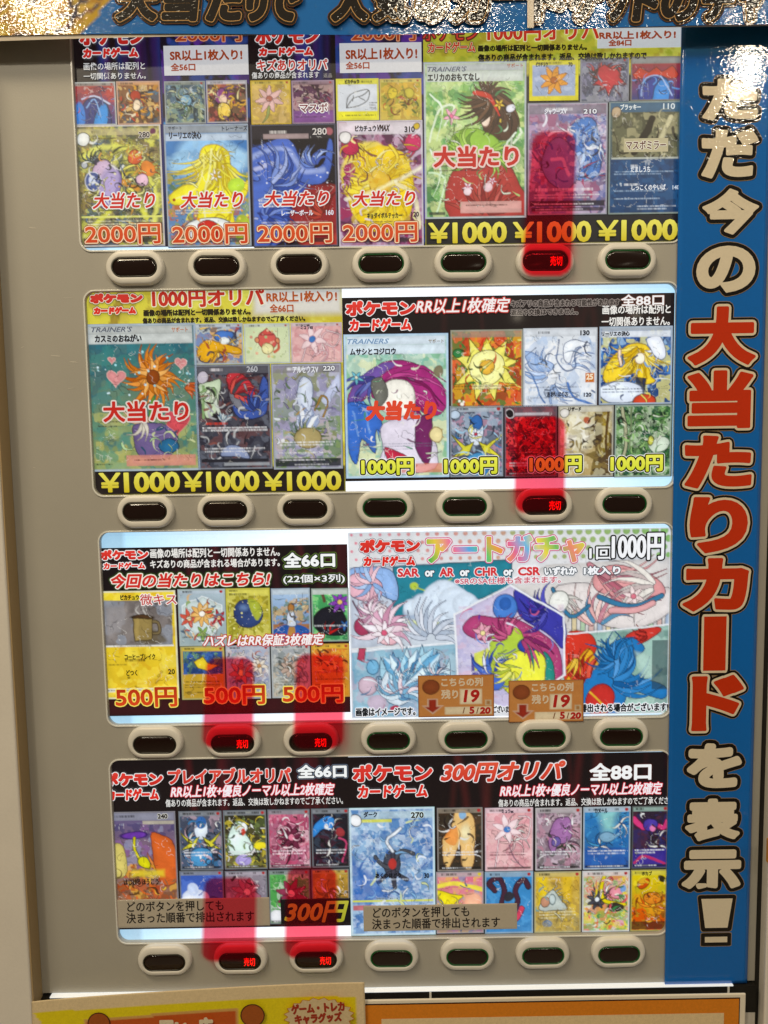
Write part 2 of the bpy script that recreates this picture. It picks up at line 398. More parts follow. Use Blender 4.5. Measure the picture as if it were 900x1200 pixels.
    def lines(s, y0, n, c, x0=.08, x1=.92, gap=3.0, th=.55, a=.75, frac=1.0):
        "rows of print too small to read"
        for i in range(n):
            yy = y0*s.h+i*gap; r = np.random.default_rng(int(s.w*7+i*13+yy*3))
            k = r.random(int(s.w*2)+8); pat = .25+.75*k[np.clip((s.X/.95).astype(int), 0, len(k)-1)]*(k[np.clip((s.X/4.2).astype(int), 0, len(k)-1)+3] > .12)
            xe = x1-(.25*r.random() if i == n-1 else .03*r.random())
            m = np.clip(1-(np.abs(s.Y-yy)-th)/.6, 0, 1)*pat*(s.X > x0*s.w)*(s.X < xe*s.w)*a
            s.C = s.C*(1-m[..., None])+L(c)*m[..., None]
        return s
    def head(s, c='c8c8c4', ink='222', h=.09, dot='a33', a=.85, hp=True):
        s.rect(.03, .015, .97, h, c, a); s.lines(h*.55, 1, ink, .10, .55, th=.9, a=.85)
        if hp: s.lines(h*.55, 1, ink, .66, .86, th=1.0, a=.9); s.lay(np.hypot(s.X-.91*s.w, s.Y-h*.55*s.h)-h*.30*s.h, dot, .5)
        return s
    def foot(s, ink='ddd', y=.72, n=2, bar='222', nn=2):
        s.lines(y, n, ink, .10, .9, gap=3.2, a=.8); s.rect(.05, .93, .95, .965, bar, .8); s.lines(.947, 1, ink, .1, .9, th=.45, a=.7); return s
    def finish(s, k=1.0):
        "fine ink contours, glints and tone breaks of a small illustration"
        ax, ay = s.wx0, s.wy0; inner = s.mask((.05, .1, .95, .93))
        for cell, ink, al, th in ((10, '14121a', .5, .016), (9, 'f8f4e8', .4, .012)):
            n = vnoise(ax, ay, cell*1.1, s.rng)*.7+vnoise(ax, ay, cell*.5, s.rng)*.3
            gate = np.clip((vnoise(ax, ay, 13, s.rng)-.5)*8, 0, 1)
            m = np.clip(1.5-np.abs(n-.5)/th, 0, 1)*gate*inner*al*k; s.C = s.C*(1-m[..., None])+L(ink)*m[..., None]
        lum = 1.06+((vnoise(ax, ay, 8, s.rng)-.5)*.24+(vnoise(s.X, s.Y, 1.5, s.rng)-.5)*.05)*k
        s.C = s.C*lum[..., None]; g = s.C.mean(-1, keepdims=True); s.C = np.clip(g+(s.C-g)*1.06, 0, 1)
        return s
    def build(s, name, b, Y, parent, mat=None, label=None, plane=None):
        if name == 'card_picture' and s.rich: s.finish(.85)
        cx, cz, w, h, pp = plane or box(b, Y)
        x = cx-w/2+s.X/s.w*w; z = cz+h/2-s.Y/s.h*h
        V = np.stack([x.ravel(), np.full(x.size, Y), z.ravel()], 1)
        i, j = np.meshgrid(np.arange(s.nx-1), np.arange(s.ny-1)); k = (j*s.nx+i).ravel()
        F = np.stack([k, k+s.nx, k+s.nx+1, k+1], 1)
        g = 1+(s.rng.random(s.X.size)-.5)*.03
        o = mk(name, V, F, mat or M_sheet, parent, np.clip(s.C.reshape(-1, 3)*g[:, None], 0, 1))
        if label: o['label'] = label
        return o
def art(b, seed=1, top='888', bot=None, step=.9, warp=1.0): return Art(b[2]-b[0], b[3]-b[1], seed, step, top, bot, warp)

# ---------------------------------------------------------------- solids
def boxgeo(x0, y0, z0, x1, y1, z1):
    V = [(x0,y0,z0),(x1,y0,z0),(x1,y1,z0),(x0,y1,z0),(x0,y0,z1),(x1,y0,z1),(x1,y1,z1),(x0,y1,z1)]
    F = [(0,3,2,1),(4,5,6,7),(0,1,5,4),(1,2,6,5),(2,3,7,6),(3,0,4,7)]
    return V, F
def solid(name, b, mat, parent, bev=0.001):
    V, F = boxgeo(*b); o = mk(name, V, F, mat, parent)
    if bev:
        m = o.modifiers.new('b', 'BEVEL'); m.width = bev; m.segments = 3
    return o
def rrect(cx, cz, w, h, r, n=8):
    pts = []
    for (sx, sz, a0) in ((1, 1, 0), (-1, 1, 90), (-1, -1, 180), (1, -1, 270)):
        for k in range(n+1):
            a = R(a0+90*k/n); pts.append((cx+sx*(w/2-r)+r*math.cos(a), cz+sz*(h/2-r)+r*math.sin(a)))
    return pts
def loft(rings, cap=True):
    "rings: list of (points [(x,z)], y); front last"
    V = []; F = []; n = len(rings[0][0])
    for pts, y in rings: V += [(p[0], y, p[1]) for p in pts]
    for k in range(len(rings)-1):
        for i in range(n):
            j = (i+1) % n; F.append((k*n+i, k*n+j, (k+1)*n+j, (k+1)*n+i))
    if cap: F.append(tuple(range((len(rings)-1)*n, len(rings)*n)))
    return V, F
def plate(name, outer, holes, y_front, thick, mat, parent, bevel=.0004):
    c = bpy.data.curves.new('p', 'CURVE'); c.dimensions = '2D'; c.fill_mode = 'BOTH'; c.extrude = thick/2-bevel; c.bevel_depth = bevel; c.bevel_resolution = 2; c.offset = -bevel
    for pts in [outer]+holes:
        s = c.splines.new('POLY'); s.points.add(len(pts)-1); s.use_cyclic_u = True
        for p, q in zip(s.points, pts): p.co = (q[0], q[1], 0, 1)
    o = bpy.data.objects.new('p', c); COL.objects.link(o); dg = bpy.context.evaluated_depsgraph_get(); dg.update()
    me = bpy.data.meshes.new_from_object(o.evaluated_get(dg)); bpy.data.objects.remove(o)
    rl = root_loc(parent)
    for v in me.vertices: x, z, y = v.co; v.co = (x-rl[0], y_front+thick/2-y-rl[1], z-rl[2])
    me.materials.clear(); me.materials.append(mat); me.name = name
    q = bpy.data.objects.new(name, me); COL.objects.link(q); q.parent = parent
    return q

# ================================================================ SETTING
tag(mk('floor', *boxgeo(-6, -6, -1.33, 6, 3, -1.3), plastic('floor_vinyl', (.35, .32, .28), .4, .03, 40)), kind='structure')
tag(mk('wall', *boxgeo(-6, .72, -1.3, 6, .8, 2.6), plastic('wall_paint', (.6, .55, .46), .7, .02, 60)), kind='structure')

# ================================================================ MACHINE
MX = thing('vending_machine', 'beige card vending machine front with four backlit windows and rows of oval buttons', 'vending machine', (0, 0, -1.3))
LX = P(33, 900)[0]                       # left edge of the recessed front
RXi = P(884, 1000)[0]+.004               # right edge of the recessed front
zb = P(450, 1157)[1]
zt = .60
# window openings (photo boxes)
WIN = {}
def quad_rect(pl, pr, pt, pb):
    "plane rectangle from points on the left, right, top, bottom edges"
    l = sum(P(*q)[0] for q in pl)/len(pl); r = sum(P(*q)[0] for q in pr)/len(pr); t = sum(P(*q)[1] for q in pt)/len(pt); b = sum(P(*q)[1] for q in pb)/len(pb)
    return ((l+r)/2, (t+b)/2, r-l, t-b)
WIN[1] = quad_rect([(83, 60), (96, 270)], [(801, 80), (798, 260)], [(450, 14)], [(250, 290), (600, 287)])
WIN[2] = quad_rect([(99, 370), (111, 550)], [(794, 360), (789, 550)], [(250, 339), (450, 336), (700, 335)], [(250, 578), (450, 575), (700, 572)])
WIN[3] = quad_rect([(115, 650), (129, 830)], [(788, 650), (784, 820)], [(250, 622), (600, 617)], [(250, 849), (600, 841)])
WIN[4] = quad_rect([(127, 905), (141, 1085)], [(784, 900), (781, 1080)], [(250, 889), (600, 884)], [(250, 1100), (650, 1099)])
print('WIN', {k: tuple(round(x, 4) for x in v) for k, v in WIN.items()})
holes = [rrect(*WIN[k], .009) for k in WIN]
outer = [(LX, zb), (RXi, zb), (RXi, zt), (LX, zt)]
plate('front_panel', outer, holes, 0, .005, M_panel, MX)
# light diffusers
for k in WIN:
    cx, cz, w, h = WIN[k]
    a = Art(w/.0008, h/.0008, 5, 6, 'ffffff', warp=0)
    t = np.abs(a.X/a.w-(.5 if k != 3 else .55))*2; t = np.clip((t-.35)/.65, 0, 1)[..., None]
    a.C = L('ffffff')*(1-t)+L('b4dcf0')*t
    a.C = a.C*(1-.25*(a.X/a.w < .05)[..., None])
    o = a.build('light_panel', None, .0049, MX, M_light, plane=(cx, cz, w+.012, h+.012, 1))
# thin bright edge of the opening
M_trim = plastic('clear_trim', (.85, .87, .85), .2, .01, 900, 0, 0, 0, .5)
for k in WIN:
    cx, cz, w, h = WIN[k]
    plate('window_trim', rrect(cx, cz, w+.0035, h+.0035, .0107), [rrect(cx, cz, w+.0006, h+.0006, .0093)], -.0009, .0012, M_trim, MX, .0003)
# cabinet body and frame around the front
FD = .021
zf = -1.25
solid('cabinet', (-.62, .008, zf, .66, .62, .85), M_frame, MX, .004)
solid('side_frame', (-.62, -FD, zf, LX, .0078, .80), M_frame, MX, .0022)
fr = solid('side_frame', (RXi+.006, -FD, zf, .66, .0078, .80), M_frame, MX, .0022)
solid('inner_shade_strip', (LX+.0001, -FD+.0016, zf, LX+.0014, -.0004, .80), plastic('shade_tan', 'b09870', .6), MX, .0003)  # added strip: shade on the frame's inner side put in as darker colour
solid('frame_rib', (P(897, 900, -FD)[0]+.004, -FD-.004, zf, .655, -FD-.0002, .80), M_frame, MX, .0015)
solid('lower_door', (LX+.0006, -.004, zf, RXi-.0004, .0077, zb-.0301), M_frame, MX, .001)
solid('door_edge', (LX+.010, -.0052, zb-.0020, P(857, 1155)[0], .006, zb-.0004), plastic('white_edge_glow', (.95, .97, .98), .2, .01, 900, 0, 0, 0, 0, ('e8f4ff', .4)), MX, .0008)  # glow put into the edge, standing for backlight leaking through
solid('door_gap', (LX+.0006, -.0045, zb-.0300, RXi-.0004, .006, zb-.0021), M_dark, MX, 0)
solid('side_gap', (RXi+.0004, .003, zf, RXi+.0058, .0077, .8), M_dark, MX, 0)
for xx in (504, 851):
    x = P(xx, 1160)[0]; solid('gap_clip', (x-.0010, -.0052, zb-.016, x+.0010, -.0046, zb-.0022), M_bezel, MX, 0)
solid('latch', (P(893, 968, -FD)[0]+.002, -FD-.0095, P(893, 979)[1]-.012, P(893, 968, -FD)[0]+.02, -FD-.0045, P(893, 968)[1]+.002), plastic('brass_yellow', 'c98a12', .35), MX, .001)

M_scuff = plastic('scuff', (.62, .6, .54), .6)
for (sx_, sy_, lw_, lh_, an) in ((38, 267, .009, .0012, -8), (78, 349, .016, .0004, 2), (66, 417, .012, .0011, -6), (86, 424, .009, .0012, -10), (26, 407, .004, .0008, 30), (83, 455, .008, .0007, 5), (40, 548, .003, .0006, 0), (305, 1136, .004, .0006, 20)):
    x_, z_ = P(sx_, sy_); n_ = 12; ca_, sa_ = math.cos(R(an)), math.sin(R(an)); rs_ = random.Random(sx_); pts = []
    for k_ in range(n_):
        a_ = k_/n_*6.2832; rr_ = rs_.uniform(.6, 1.1); px_, pz_ = lw_/2*math.cos(a_)*rr_, lh_/2*math.sin(a_)*rr_; pts.append((x_+px_*ca_-pz_*sa_, -.00012, z_+px_*sa_+pz_*ca_))
    mk('scuff', pts, [tuple(range(n_))], M_scuff, MX)
# ---- buttons
BW, BH = .0535, .0315
def stad(w, h, cz=0): return rrect(0, cz, w, h, h/2-.0001, 10)
def offring(w, h, r, cz=0): return rrect(0, cz, w, h, min(r, h/2-.0001), 10)
def btn_meshes(dz):
    rings = [(stad(BW, BH), 0.0), (stad(BW-.0004, BH-.0004), -.0030), (stad(BW-.0020, BH-.0020), -.0048), (stad(BW-.0045, BH-.0045), -.0056),
             (stad(.0430, .0192, dz), -.0060), (stad(.0422, .0184, dz), -.0058), (stad(.0416, .0178, dz), -.0048), (stad(.0416, .0178, dz), -.0020)]
    V, F = loft(rings, False); bez = mesh('button', V, F, M_bezel, smooth=True)
    V, F = loft([(stad(.0416, .0178, dz), -.0020), (stad(.0414, .0176, dz), -.0052), (stad(.0408, .0170, dz), -.0058), (stad(.0394, .0156, dz), -.0058), (stad(.0390, .0152, dz), -.0048)], False)
    V2 = (V, F)
    lens = loft([(stad(.0390, .0152, dz), -.0040), (stad(.0390, .0152, dz), -.0050), (stad(.0380, .0142, dz), -.0056), (stad(.035, .0112, dz), -.0058)])
    return bez, mesh('rim', *V2, M_rim, smooth=True), mesh('rim', *V2, M_rimd, smooth=True), mesh('lens', *lens, M_lens, smooth=True)
BM = {0: btn_meshes(0.0), 1: btn_meshes(-.0016), 2: btn_meshes(-.0012)}
rowp = .2231
gx, gz = None, None
# "sold out" read-out
gv, gt, gb = glyphs('売切', 0, 0, 2)
gw = gv.max(0)-gv.min(0)
def led_mesh(dz):
    Q = (gv-(gv.max(0)+gv.min(0))/2)/gw*[.0108, .0086]
    s1 = stroke_geo(Q, gb, .00010, 6, 0)
    V = np.concatenate([np.c_[Q[:, 0], np.zeros(len(Q)), Q[:, 1]], np.c_[s1[0][:, 0], s1[1], s1[0][:, 1]]]); F = np.concatenate([gt, s1[2]+len(Q)])
    V[:, 0] += .0095; V[:, 2] += dz-.0002; V[:, 1] += -.00605
    return mesh('lettering', V, F, M_led)
LED = {0: led_mesh(0), 1: led_mesh(-.0016), 2: led_mesh(-.0012)}
SOLD = {(0, 5), (1, 5), (2, 1), (2, 2), (3, 1), (3, 2)}
random.seed(4)
for r in range(4):
    for c in range(7):
        x = (c-3)*.075+[.0004, .0002, 0, 0][r]; z = -(r-1.5)*rowp+[.0006, 0, -.0006, 0][r]
        k = 0 if r < 2 else (1 if r == 2 else 2)
        b = bpy.data.objects.new('button', BM[k][0]); COL.objects.link(b); b.parent = MX; b.location = (x+random.uniform(-.0002, .0002), 0, z+1.3); b.rotation_euler = (R(random.uniform(-.5, .5)), R(random.uniform(-.7, .7)), R(random.uniform(-.6, .6)))
        b['label'] = ('oval selection button with red sold-out lettering lit' if (r, c) in SOLD else 'unlit oval selection button with dark window')
        green = c >= 3 and r < 4 and (r, c) not in SOLD
        q = bpy.data.objects.new('rim', BM[k][1 if green else 2]); COL.objects.link(q); q.parent = b
        q = bpy.data.objects.new('lens', BM[k][3]); COL.objects.link(q); q.parent = b
        if (r, c) in SOLD:
            q = bpy.data.objects.new('lettering', LED[k]); COL.objects.link(q); q.parent = b

# ================================================================ PRINTED SHEETS
YS, YC, YT = .0042, .0036, .0032      # sheet, card pictures, lettering
def sheet(b, label, seed, paint, mat=None, step=2.2, group=None, name='price_poster'):
    cx, cz, w, h, pp = box(b, YS)
    t = thing(name, label, 'poster', (cx, YS, cz-h/2), group)
    a = art(b, seed, step=step, warp=.6); paint(a)
    a.build('printed_sheet', b, YS, t, mat); return t
RED, WHT, BLK, ORG = 'e02c20', 'f4f0ea', '17100f', 'd8501c'
def logo(x0, y0, x1, y1, ym, t, edge=WHT, out=None, mat=None, m2=(4, 8), shrink=.6):
    ly = ([(shrink+2.3, out)] if out else [])+[(shrink+1.75, edge), (shrink+.8, RED)]
    text('ポケモン', (x0, y0, x1, ym), ly, t, YT, mat=mat, name='logo_lettering', vgrad=('e84034', 'c82018'))
    text('カードゲーム', (x0+m2[0], ym+1, x1-m2[1], y1), [(max(.2, r_-.45), c_) for r_, c_ in ly], t, YT-.0006, shear=.1, mat=mat, name='logo_lettering')
def band_streaks(cols, seed=3, n=8):
    def f(a):
        a.C[:] = L('191113')
        for i in range(n):
            x = a.rng.uniform(.3, 1); a.s_([x, -.1, x+a.rng.uniform(-.05, .05), .5, x+a.rng.uniform(-.1, .1), 1.1], a.rng.uniform(1, 5), cols[i % len(cols)], a=.35, soft=3)
    return f
def hit(b, t, shear=.22, mat=None, big=False):
    text('大当たり', b, [(1.75, WHT), (.55, 'd02418')], t, YT-.0006, shear=shear, mat=mat, name='lettering')
def price(body, b, t, style, mat=None, shear=0, rot=0):
    if body[0] == '¥':
        x0, y0, x1, y1 = b; xm = x0+(x1-x0)*.28
        price('￥', (x0, y0+1, xm-1, y1), t, 'Y', mat); price(body[1:], (xm+2.5, y0, x1, y1), t, style, mat); return
    ly = {'o': [(2.4, '8a2c14'), (1.7, 'f8dcb0'), (.55, 'dd4a1a')],
          'y': [(.75, 'f0e23c')], 'Y': [(.8, 'f0e23c')],
          'k': [(3.2, 'f6f4ea'), (2.5, '141008'), (1.0, 'e8e838')],
          'r': [(2.1, 'f6e060'), (.75, 'd43c14')]}[style]
    vg = {'o': ('e05820', 'cf3c12'), 'y': ('f4ea60', 'd8c01c'), 'Y': ('f4ea60', 'd8c01c'), 'k': ('f2ee58', 'cfd62c'), 'r': ('b03010', 'e0481c')}[style]
    text(body, b, ly, t, YT-.0010, mat=mat, name='price_lettering', vgrad=vg, shear=shear, off=.015 if style == 'y' else 0)
def small(body, b, t, c='f0ece4', off=.012, r=0, mat=None, shear=0, outc=None, ro=.9, Y=None, res=2):
    text(body, b, ([(ro, outc)] if outc else [])+[(r, c)], t, YT if Y is None else Y, off=off if not r else 0, mat=mat, shear=shear, res=res)

# ----- row 1
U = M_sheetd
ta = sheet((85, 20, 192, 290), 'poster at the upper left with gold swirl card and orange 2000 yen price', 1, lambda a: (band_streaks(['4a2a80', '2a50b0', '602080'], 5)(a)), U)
b = (87, 96, 136, 147); A = art(b, 11, 'a83c2c', '28407c').mott(['c84a34', '703040'], 9, .7, 3, (0, .1, 1, .45)).tuft(.5,.9,.5,200,340,10,2,['3850a0','5c80cc','202c60'],'101428',.3,.04).e(.5, .85, .36, .5, '2a3470', ln='101428').e(.6, .95, .16, .5, '3c8cd0', 15, ln='102040').e(.12, .75, .13, .28, '3c7cc8').s_([.2, .4, .5, .32, .85, .5], 1, 'c8d0e8').s_([.3, .6, .5, .4, .62, .8], .7, '90b8e8').sc(16, ['8a90c8', '18204a', 'c04038'], size=.2, w=.5).head('989890').border('b8b8b0').build('card_picture', b, YC, ta, U)
b = (137, 95, 188, 146); A = art(b, 12, '8a5a34', '6a4a38').mott(['d8963c', '2a2420', '405868', 'e8c078'], 8, .9).tuft(.5,.4,.3,0,360,14,1.6,['d89038','a83c28','e8d0a0','40281c'],'241410',.6,.04).sc(26, ['2a1c18', 'f0e0c0', 'b83c24', 'e0a030', '4a7890'], size=.16, w=.9).e(.44, .34, .12, .12, 'a83420', ln='2a1010').e(.46, .55, .09, .14, 'f0d8b8', ln='2a1010').head('d8a070', hp=False).border('c8a088').build('card_picture', b, YC, ta, U)
b = (90, 146, 191, 289); A = art(b, 13, 'b0ac50', '6a6858').mott(['3c5048', '4c6a78', 'e0dc60', '988048'], 13, .85).mott(['e8e478', '5a4858', '2c3430'], 6, .6).s_([.1, .25, .35, .18, .7, .25, .92, .6, .85, .9], 3.0, 'e8e870', a=.75, soft=1.5).s_([.08, .9, .3, .75, .5, .62, .75, .7, .9, .95], 3.0, 'dcdc58', a=.8, soft=1.5).s_([.2, .5, .45, .45, .7, .52], 3.5, 'e09838', a=.85, soft=1.5).tuft(.5,.5,.42,0,360,16,2.2,['e8e070','c8b848','f0eca0','8c9058'],'34301c',1.1,.1).tuft(.82,.42,.2,180,330,9,1.8,['e88838','f0b850','c85828'],'50240c',.6).tuft(.2,.3,.18,180,400,9,1.8,['384c48','68787c','2c3834'],'181c1c',.8).e(.3, .37, .1, .1, 'cab0c8', 30, '403448').e(.38, .52, .12, .17, '8c7cb0', 20, '30284a', c2='b8a8d0').e(.19, .46, .095, .075, '4a5a90', 0, 'd8dce8').e(.18, .45, .045, .035, 'd0d8f0').e(.69, .27, .09, .06, 'c85c38', 20, '502818').e(.84, .36, .07, .07, 'e08840', -20).e(.76, .45, .08, .05, 'e8c0d0', 0, '4a3040').e(.1, .33, .04, .03, 'b8bcc0', 0, '222').sc(50, ['f0ee98', '2c3028', 'd8a048', '68809c', 'e8e8e0', '383048'], size=.12, w=.8).sc(14, ['1c201c'], size=.08, w=.6).rect(.02, .745, .98, .76, 'e8e880').dots(40, ['e8e0c0', '30302c', 'c8a050'], (.08, .1, .9, .9), 1.3).rect(.04, .03, .96, .085, 'c8bc8c', .6).lines(.058, 1, '332c20', .2, .52, th=1.3, a=.8).e(.91, .058, .035, .025, '6a3050').lines(.11, 1, '5a4a10', .2, .5).e(.1, .12, .07, .055, 'e8e8e0', 0, '222').foot('e8e4c0', .79, 3, '3a3428').border('d8d0c8', 2.0, '807c78').build('card_picture', b, YC, ta, U)
text('280', (162, 154, 176, 162), [(.8, 'e8dcd0'), (.25, '201818')], ta, YT, mat=U, off=0)
logo(92, 28, 171, 69, 54, ta, mat=U)
small('画像の場所は配列と', (98, 73, 170, 82), ta, mat=U)
small('一切関係ありません。', (98, 85, 171, 93), ta, mat=U)
hit((107, 224, 183, 246), ta, mat=U)
price('2000円', (98, 261, 190, 288), ta, 'o', U)

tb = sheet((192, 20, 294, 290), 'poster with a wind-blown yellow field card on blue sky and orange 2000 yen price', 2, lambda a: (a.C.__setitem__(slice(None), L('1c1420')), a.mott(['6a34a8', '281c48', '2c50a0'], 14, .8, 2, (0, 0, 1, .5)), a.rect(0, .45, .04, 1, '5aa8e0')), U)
for Lx in ((192, 53, 291, 88),):
    a = art(Lx, 3, 'e4e0dc', step=2, warp=.2); a.build('title_plate', Lx, YC, tb, U)
text('2000円', (205, 32, 284, 50), [(1.3, 'e8a070'), (.3, 'b03c14')], tb, YT, mat=U, name='price_lettering')
def handw(body, b, t, mat, c='a84010', r=.5): text(body, b, [(r, c)], t, YT, mat=mat)
handw('SR以上1枚入り!', (199, 58, 284, 71), tb, U); handw('全56口', (200, 74, 229, 83), tb, U, r=.35)
b = (193, 95, 241, 145); art(b, 21, '485c68', '3c4c50').mott(['8ca89c', '202c34', 'a8b088', '5c7890'], 6, .8).tuft(.5,.5,.36,0,360,14,1.6,['7ca8b8','283840','a8b890'],'182028',.6,.04).e(.52, .45, .13, .14, '7ca8c0', 0, '182028').sc(30, ['a8c0c8', '182028', 'c8c8a0', '607c58'], size=.14, w=.6).head('888c80').border('989c98').build('card_picture', b, YC, tb, U)
b = (242, 94, 290, 144); art(b, 22, '7c6450', '6a4c38').mott(['e0a838', '40284a', 'b85c50', '281c20'], 7, .9).tuft(.45,.4,.32,0,360,14,1.6,['8c4480','e0b040','d8a890','503060'],'20101c',.6,.04).e(.36, .38, .15, .2, '8c4480', 0, '281428').e(.4, .44, .09, .1, 'f0d0b8').e(.42, .72, .17, .2, 'e8c860', 0, '302010').sc(24, ['e8b848', '2a1a20', 'f0e0a0', '6c3c78'], size=.15, w=.7).head('d0ccd0', hp=False).border('a8a4a8').build('card_picture', b, YC, tb, U)
b = (194, 145, 293, 289); art(b, 23, '3c78b8', '6c8cb0').e(.5, .22, .34, .14, '8cb8dc', soft=3).e(.75, .3, .25, .12, 'a0c8e4', soft=3).e(.25, .33, .2, .1, '98c4e4', soft=3).mott(['5080b0', 'a8cce0'], 12, .4, 2, (0, .05, 1, .45)).mott(['7c9450', '4c6c48', 'b8a850'], 7, .9, 4, (0, .4, 1, .62)).mott(['d88c30', 'b85c28', '8c9c40'], 7, .9, 4, (0, .6, 1, 1)).p([.42, .22, .6, .16, .76, .24, .78, .38, .88, .52, .98, .46, .96, .58, .8, .7, .78, .88, .35, .9, .36, .66, .1, .66, .04, .58, .2, .5, .38, .46], 'e8dc40', 'a88c20', True).tuft(.6,.2,.62,60,150,16,2.6,['e8dc48','f4ec78','d8c434','f0e460'],'a08820',.35,.05).tuft(.7,.3,.5,40,110,9,2.4,['e8dc48','f4ec78','d0bc30'],'a08820',-.3,.05).tuft(.64,.3,.2,180,330,9,1.8,['f8f4a0','e8dc48'],'a08820',.4).flower(.6,.42,.07,6,'f8f4e4','e0a828','8c7020').s_([.46, .24, .44, .4, .32, .54, .12, .6], 1.0, 'f8f088').s_([.68, .22, .74, .4, .8, .6, .74, .8], 1.4, 'c8b02c').s_([.56, .2, .52, .4, .46, .6, .44, .8], 1.2, 'f8f4a0').s_([.62, .3, .62, .5, .6, .7], 1.0, 'c0a828').sc(12, ['f8f4a0', 'c8ac28', 'f0e858'], (.3, .3, .8, .8), .2, .7).e(.84, .5, .1, .06, 'b8d848', -20).e(.5, .86, .3, .1, 'e8ece8', 0, '303030').p([.36, .82, .5, .78, .66, .86, .56, .95, .42, .93], 'c83028', '303030', True).e(.9, .86, .1, .12, 'b0c040').dots(30, ['e8a030', 'f0e060', 'a04020'], (.02, .6, 1, .95), 1.5).rect(.02, .015, .98, .075, '9098a0').rect(.02, .08, .98, .135, 'c0ccd8', .85).foot('e0e0d8', .70, 2, '3a3c40').border('a8b0b8', 2.0, '505860').build('card_picture', b, YC, tb, U)
small('リーリエの決心', (198, 154, 236, 163), tb, '1c1c24', r=.3, mat=U); small('トレーナーズ', (260, 147, 290, 153), tb, '202028', mat=U); small('サポート', (197, 148, 213, 152), tb, '202028', mat=U)
hit((210, 223, 286, 245), tb, mat=U); price('2000円', (200, 261, 292, 288), tb, 'o', U)

tc_ = sheet((294, 20, 395, 290), 'poster with curling blue wave card on black and orange 2000 yen price', 3, band_streaks(['4a3090', '3040a0', '502070'], 9), U)
b = (294, 94, 341, 146); art(b, 31, 'b89848', 'c0a060').mott(['e8c858', '988044', 'd8b878'], 9, .7).tuft(.45,.4,.3,0,360,12,1.8,['d8b0a4','e8ccb8','c08c80'],'705050',.6,.03).flower(.46,.42,.32,7,'dcb4ac','a86858','705050').tp([.46,.6,.42,.8,.3,.95],2,1,'98a060','505030').head('d8c060', hp=True).border('c8a840').build('card_picture', b, YC, tc_, U)
b = (342, 94, 392, 145); art(b, 32, '482838', '7c4878').mott(['a88080', '281420', 'c8a8a0'], 6, .8, 3, (0, .1, 1, .7)).sc(26, ['d8c0b8', '1c0c14', '8c3c50'], (.05, .15, .95, .65), .14, .6).rect(.03, .7, .97, .97, '80508c').lines(.84, 1, '301830').head('9c8088').border('a08898').build('card_picture', b, YC, tc_, U)
text('マスボ', (350, 120, 385, 133), [(1.3, WHT), (.2, '7c1828')], tc_, YT-.0006, mat=U)
b = (295, 145, 395, 289); art(b, 33, '14121c', '201820').e(.85, .78, .42, .28, 'a83830', soft=2, c2='802028').e(.3, .42, .36, .2, '3850a8', 20, c2='5878c8').p([-.1, .25, .2, .14, .45, .12, .6, .3, .75, .36, .86, .3, .92, .12, .97, .2, .9, .44, .7, .5, .5, .46, .46, .62, .36, .95, -.1, .98, -.1, .5, .1, .45], '4c68b8', '141838', True).s_([-.02, .28, .25, .2, .45, .22, .6, .38, .84, .38], 3.2, 'a0b0e0', a=.85, soft=1.5).s_([.05, .36, .3, .32, .5, .46], 2.5, 'c8ccec', a=.8, soft=1.2).s_([.3, .44, .22, .6, .26, .8, .18, .95], 2.4, '8098d8', a=.8, soft=1.2).s_([.66, .2, .6, .3], 1.6, '7890d0').s_([.4, .5, .45, .62, .42, .8], 1.2, '28387c').sc(16, ['b0bce8', '2a3878', '6c84c8'], (.02, .2, .5, .9), .2, .9).tuft(.2,.5,.5,-80,30,12,3.6,['4c68b8','8098d8','3450a0','a8b8e8'],'141c44',-.7,.08).tuft(.75,.34,.26,170,300,9,2.6,['6c88d0','a8bcec','4860b0'],'141c44',.9,.03).tuft(.15,.75,.4,-90,60,10,3.0,['3c58ac','7890d4','2c4494'],'101838',.5,.05).tuft(.85,.75,.34,170,290,9,2.6,['b03c34','c85844','802420'],'301010',.4,.05).dots(16,['e8ecf8'],(.1,.15,.9,.6),1.0).rect(.02, .02, .98, .12, '2c2830', .8).rect(.15, .08, .68, .12, 'b09a98', .8).lines(.065, 1, 'e8e0d8', .22, .62, th=1.4).lines(.62, 3, 'f0ece8', .08, .5, 3.4, .7).foot('e8e4e8', .80, 3, '301c20').e(.92, .06, .04, .03, 'a86068').border('585868', 1.8, '14141c').build('card_picture', b, YC, tc_, U)
text('280', (366, 150, 383, 158), [(.2, 'd8d0c8')], tc_, YT, mat=U)
logo(298, 28, 376, 67, 53, tc_, mat=U)
text('キズありオリパ', (300, 68, 385, 84), [(1.5, WHT), (.4, 'c82c20')], tc_, YT, mat=U)
small('傷ありの商品が含まれます', (295, 84, 374, 92), tc_, mat=U)
small('返品', (379, 86, 389, 91), tc_, 'a09890', mat=U)
hit((307, 222, 387, 243), tc_, mat=U); price('2000円', (300, 260, 391, 287), tc_, 'o', U)

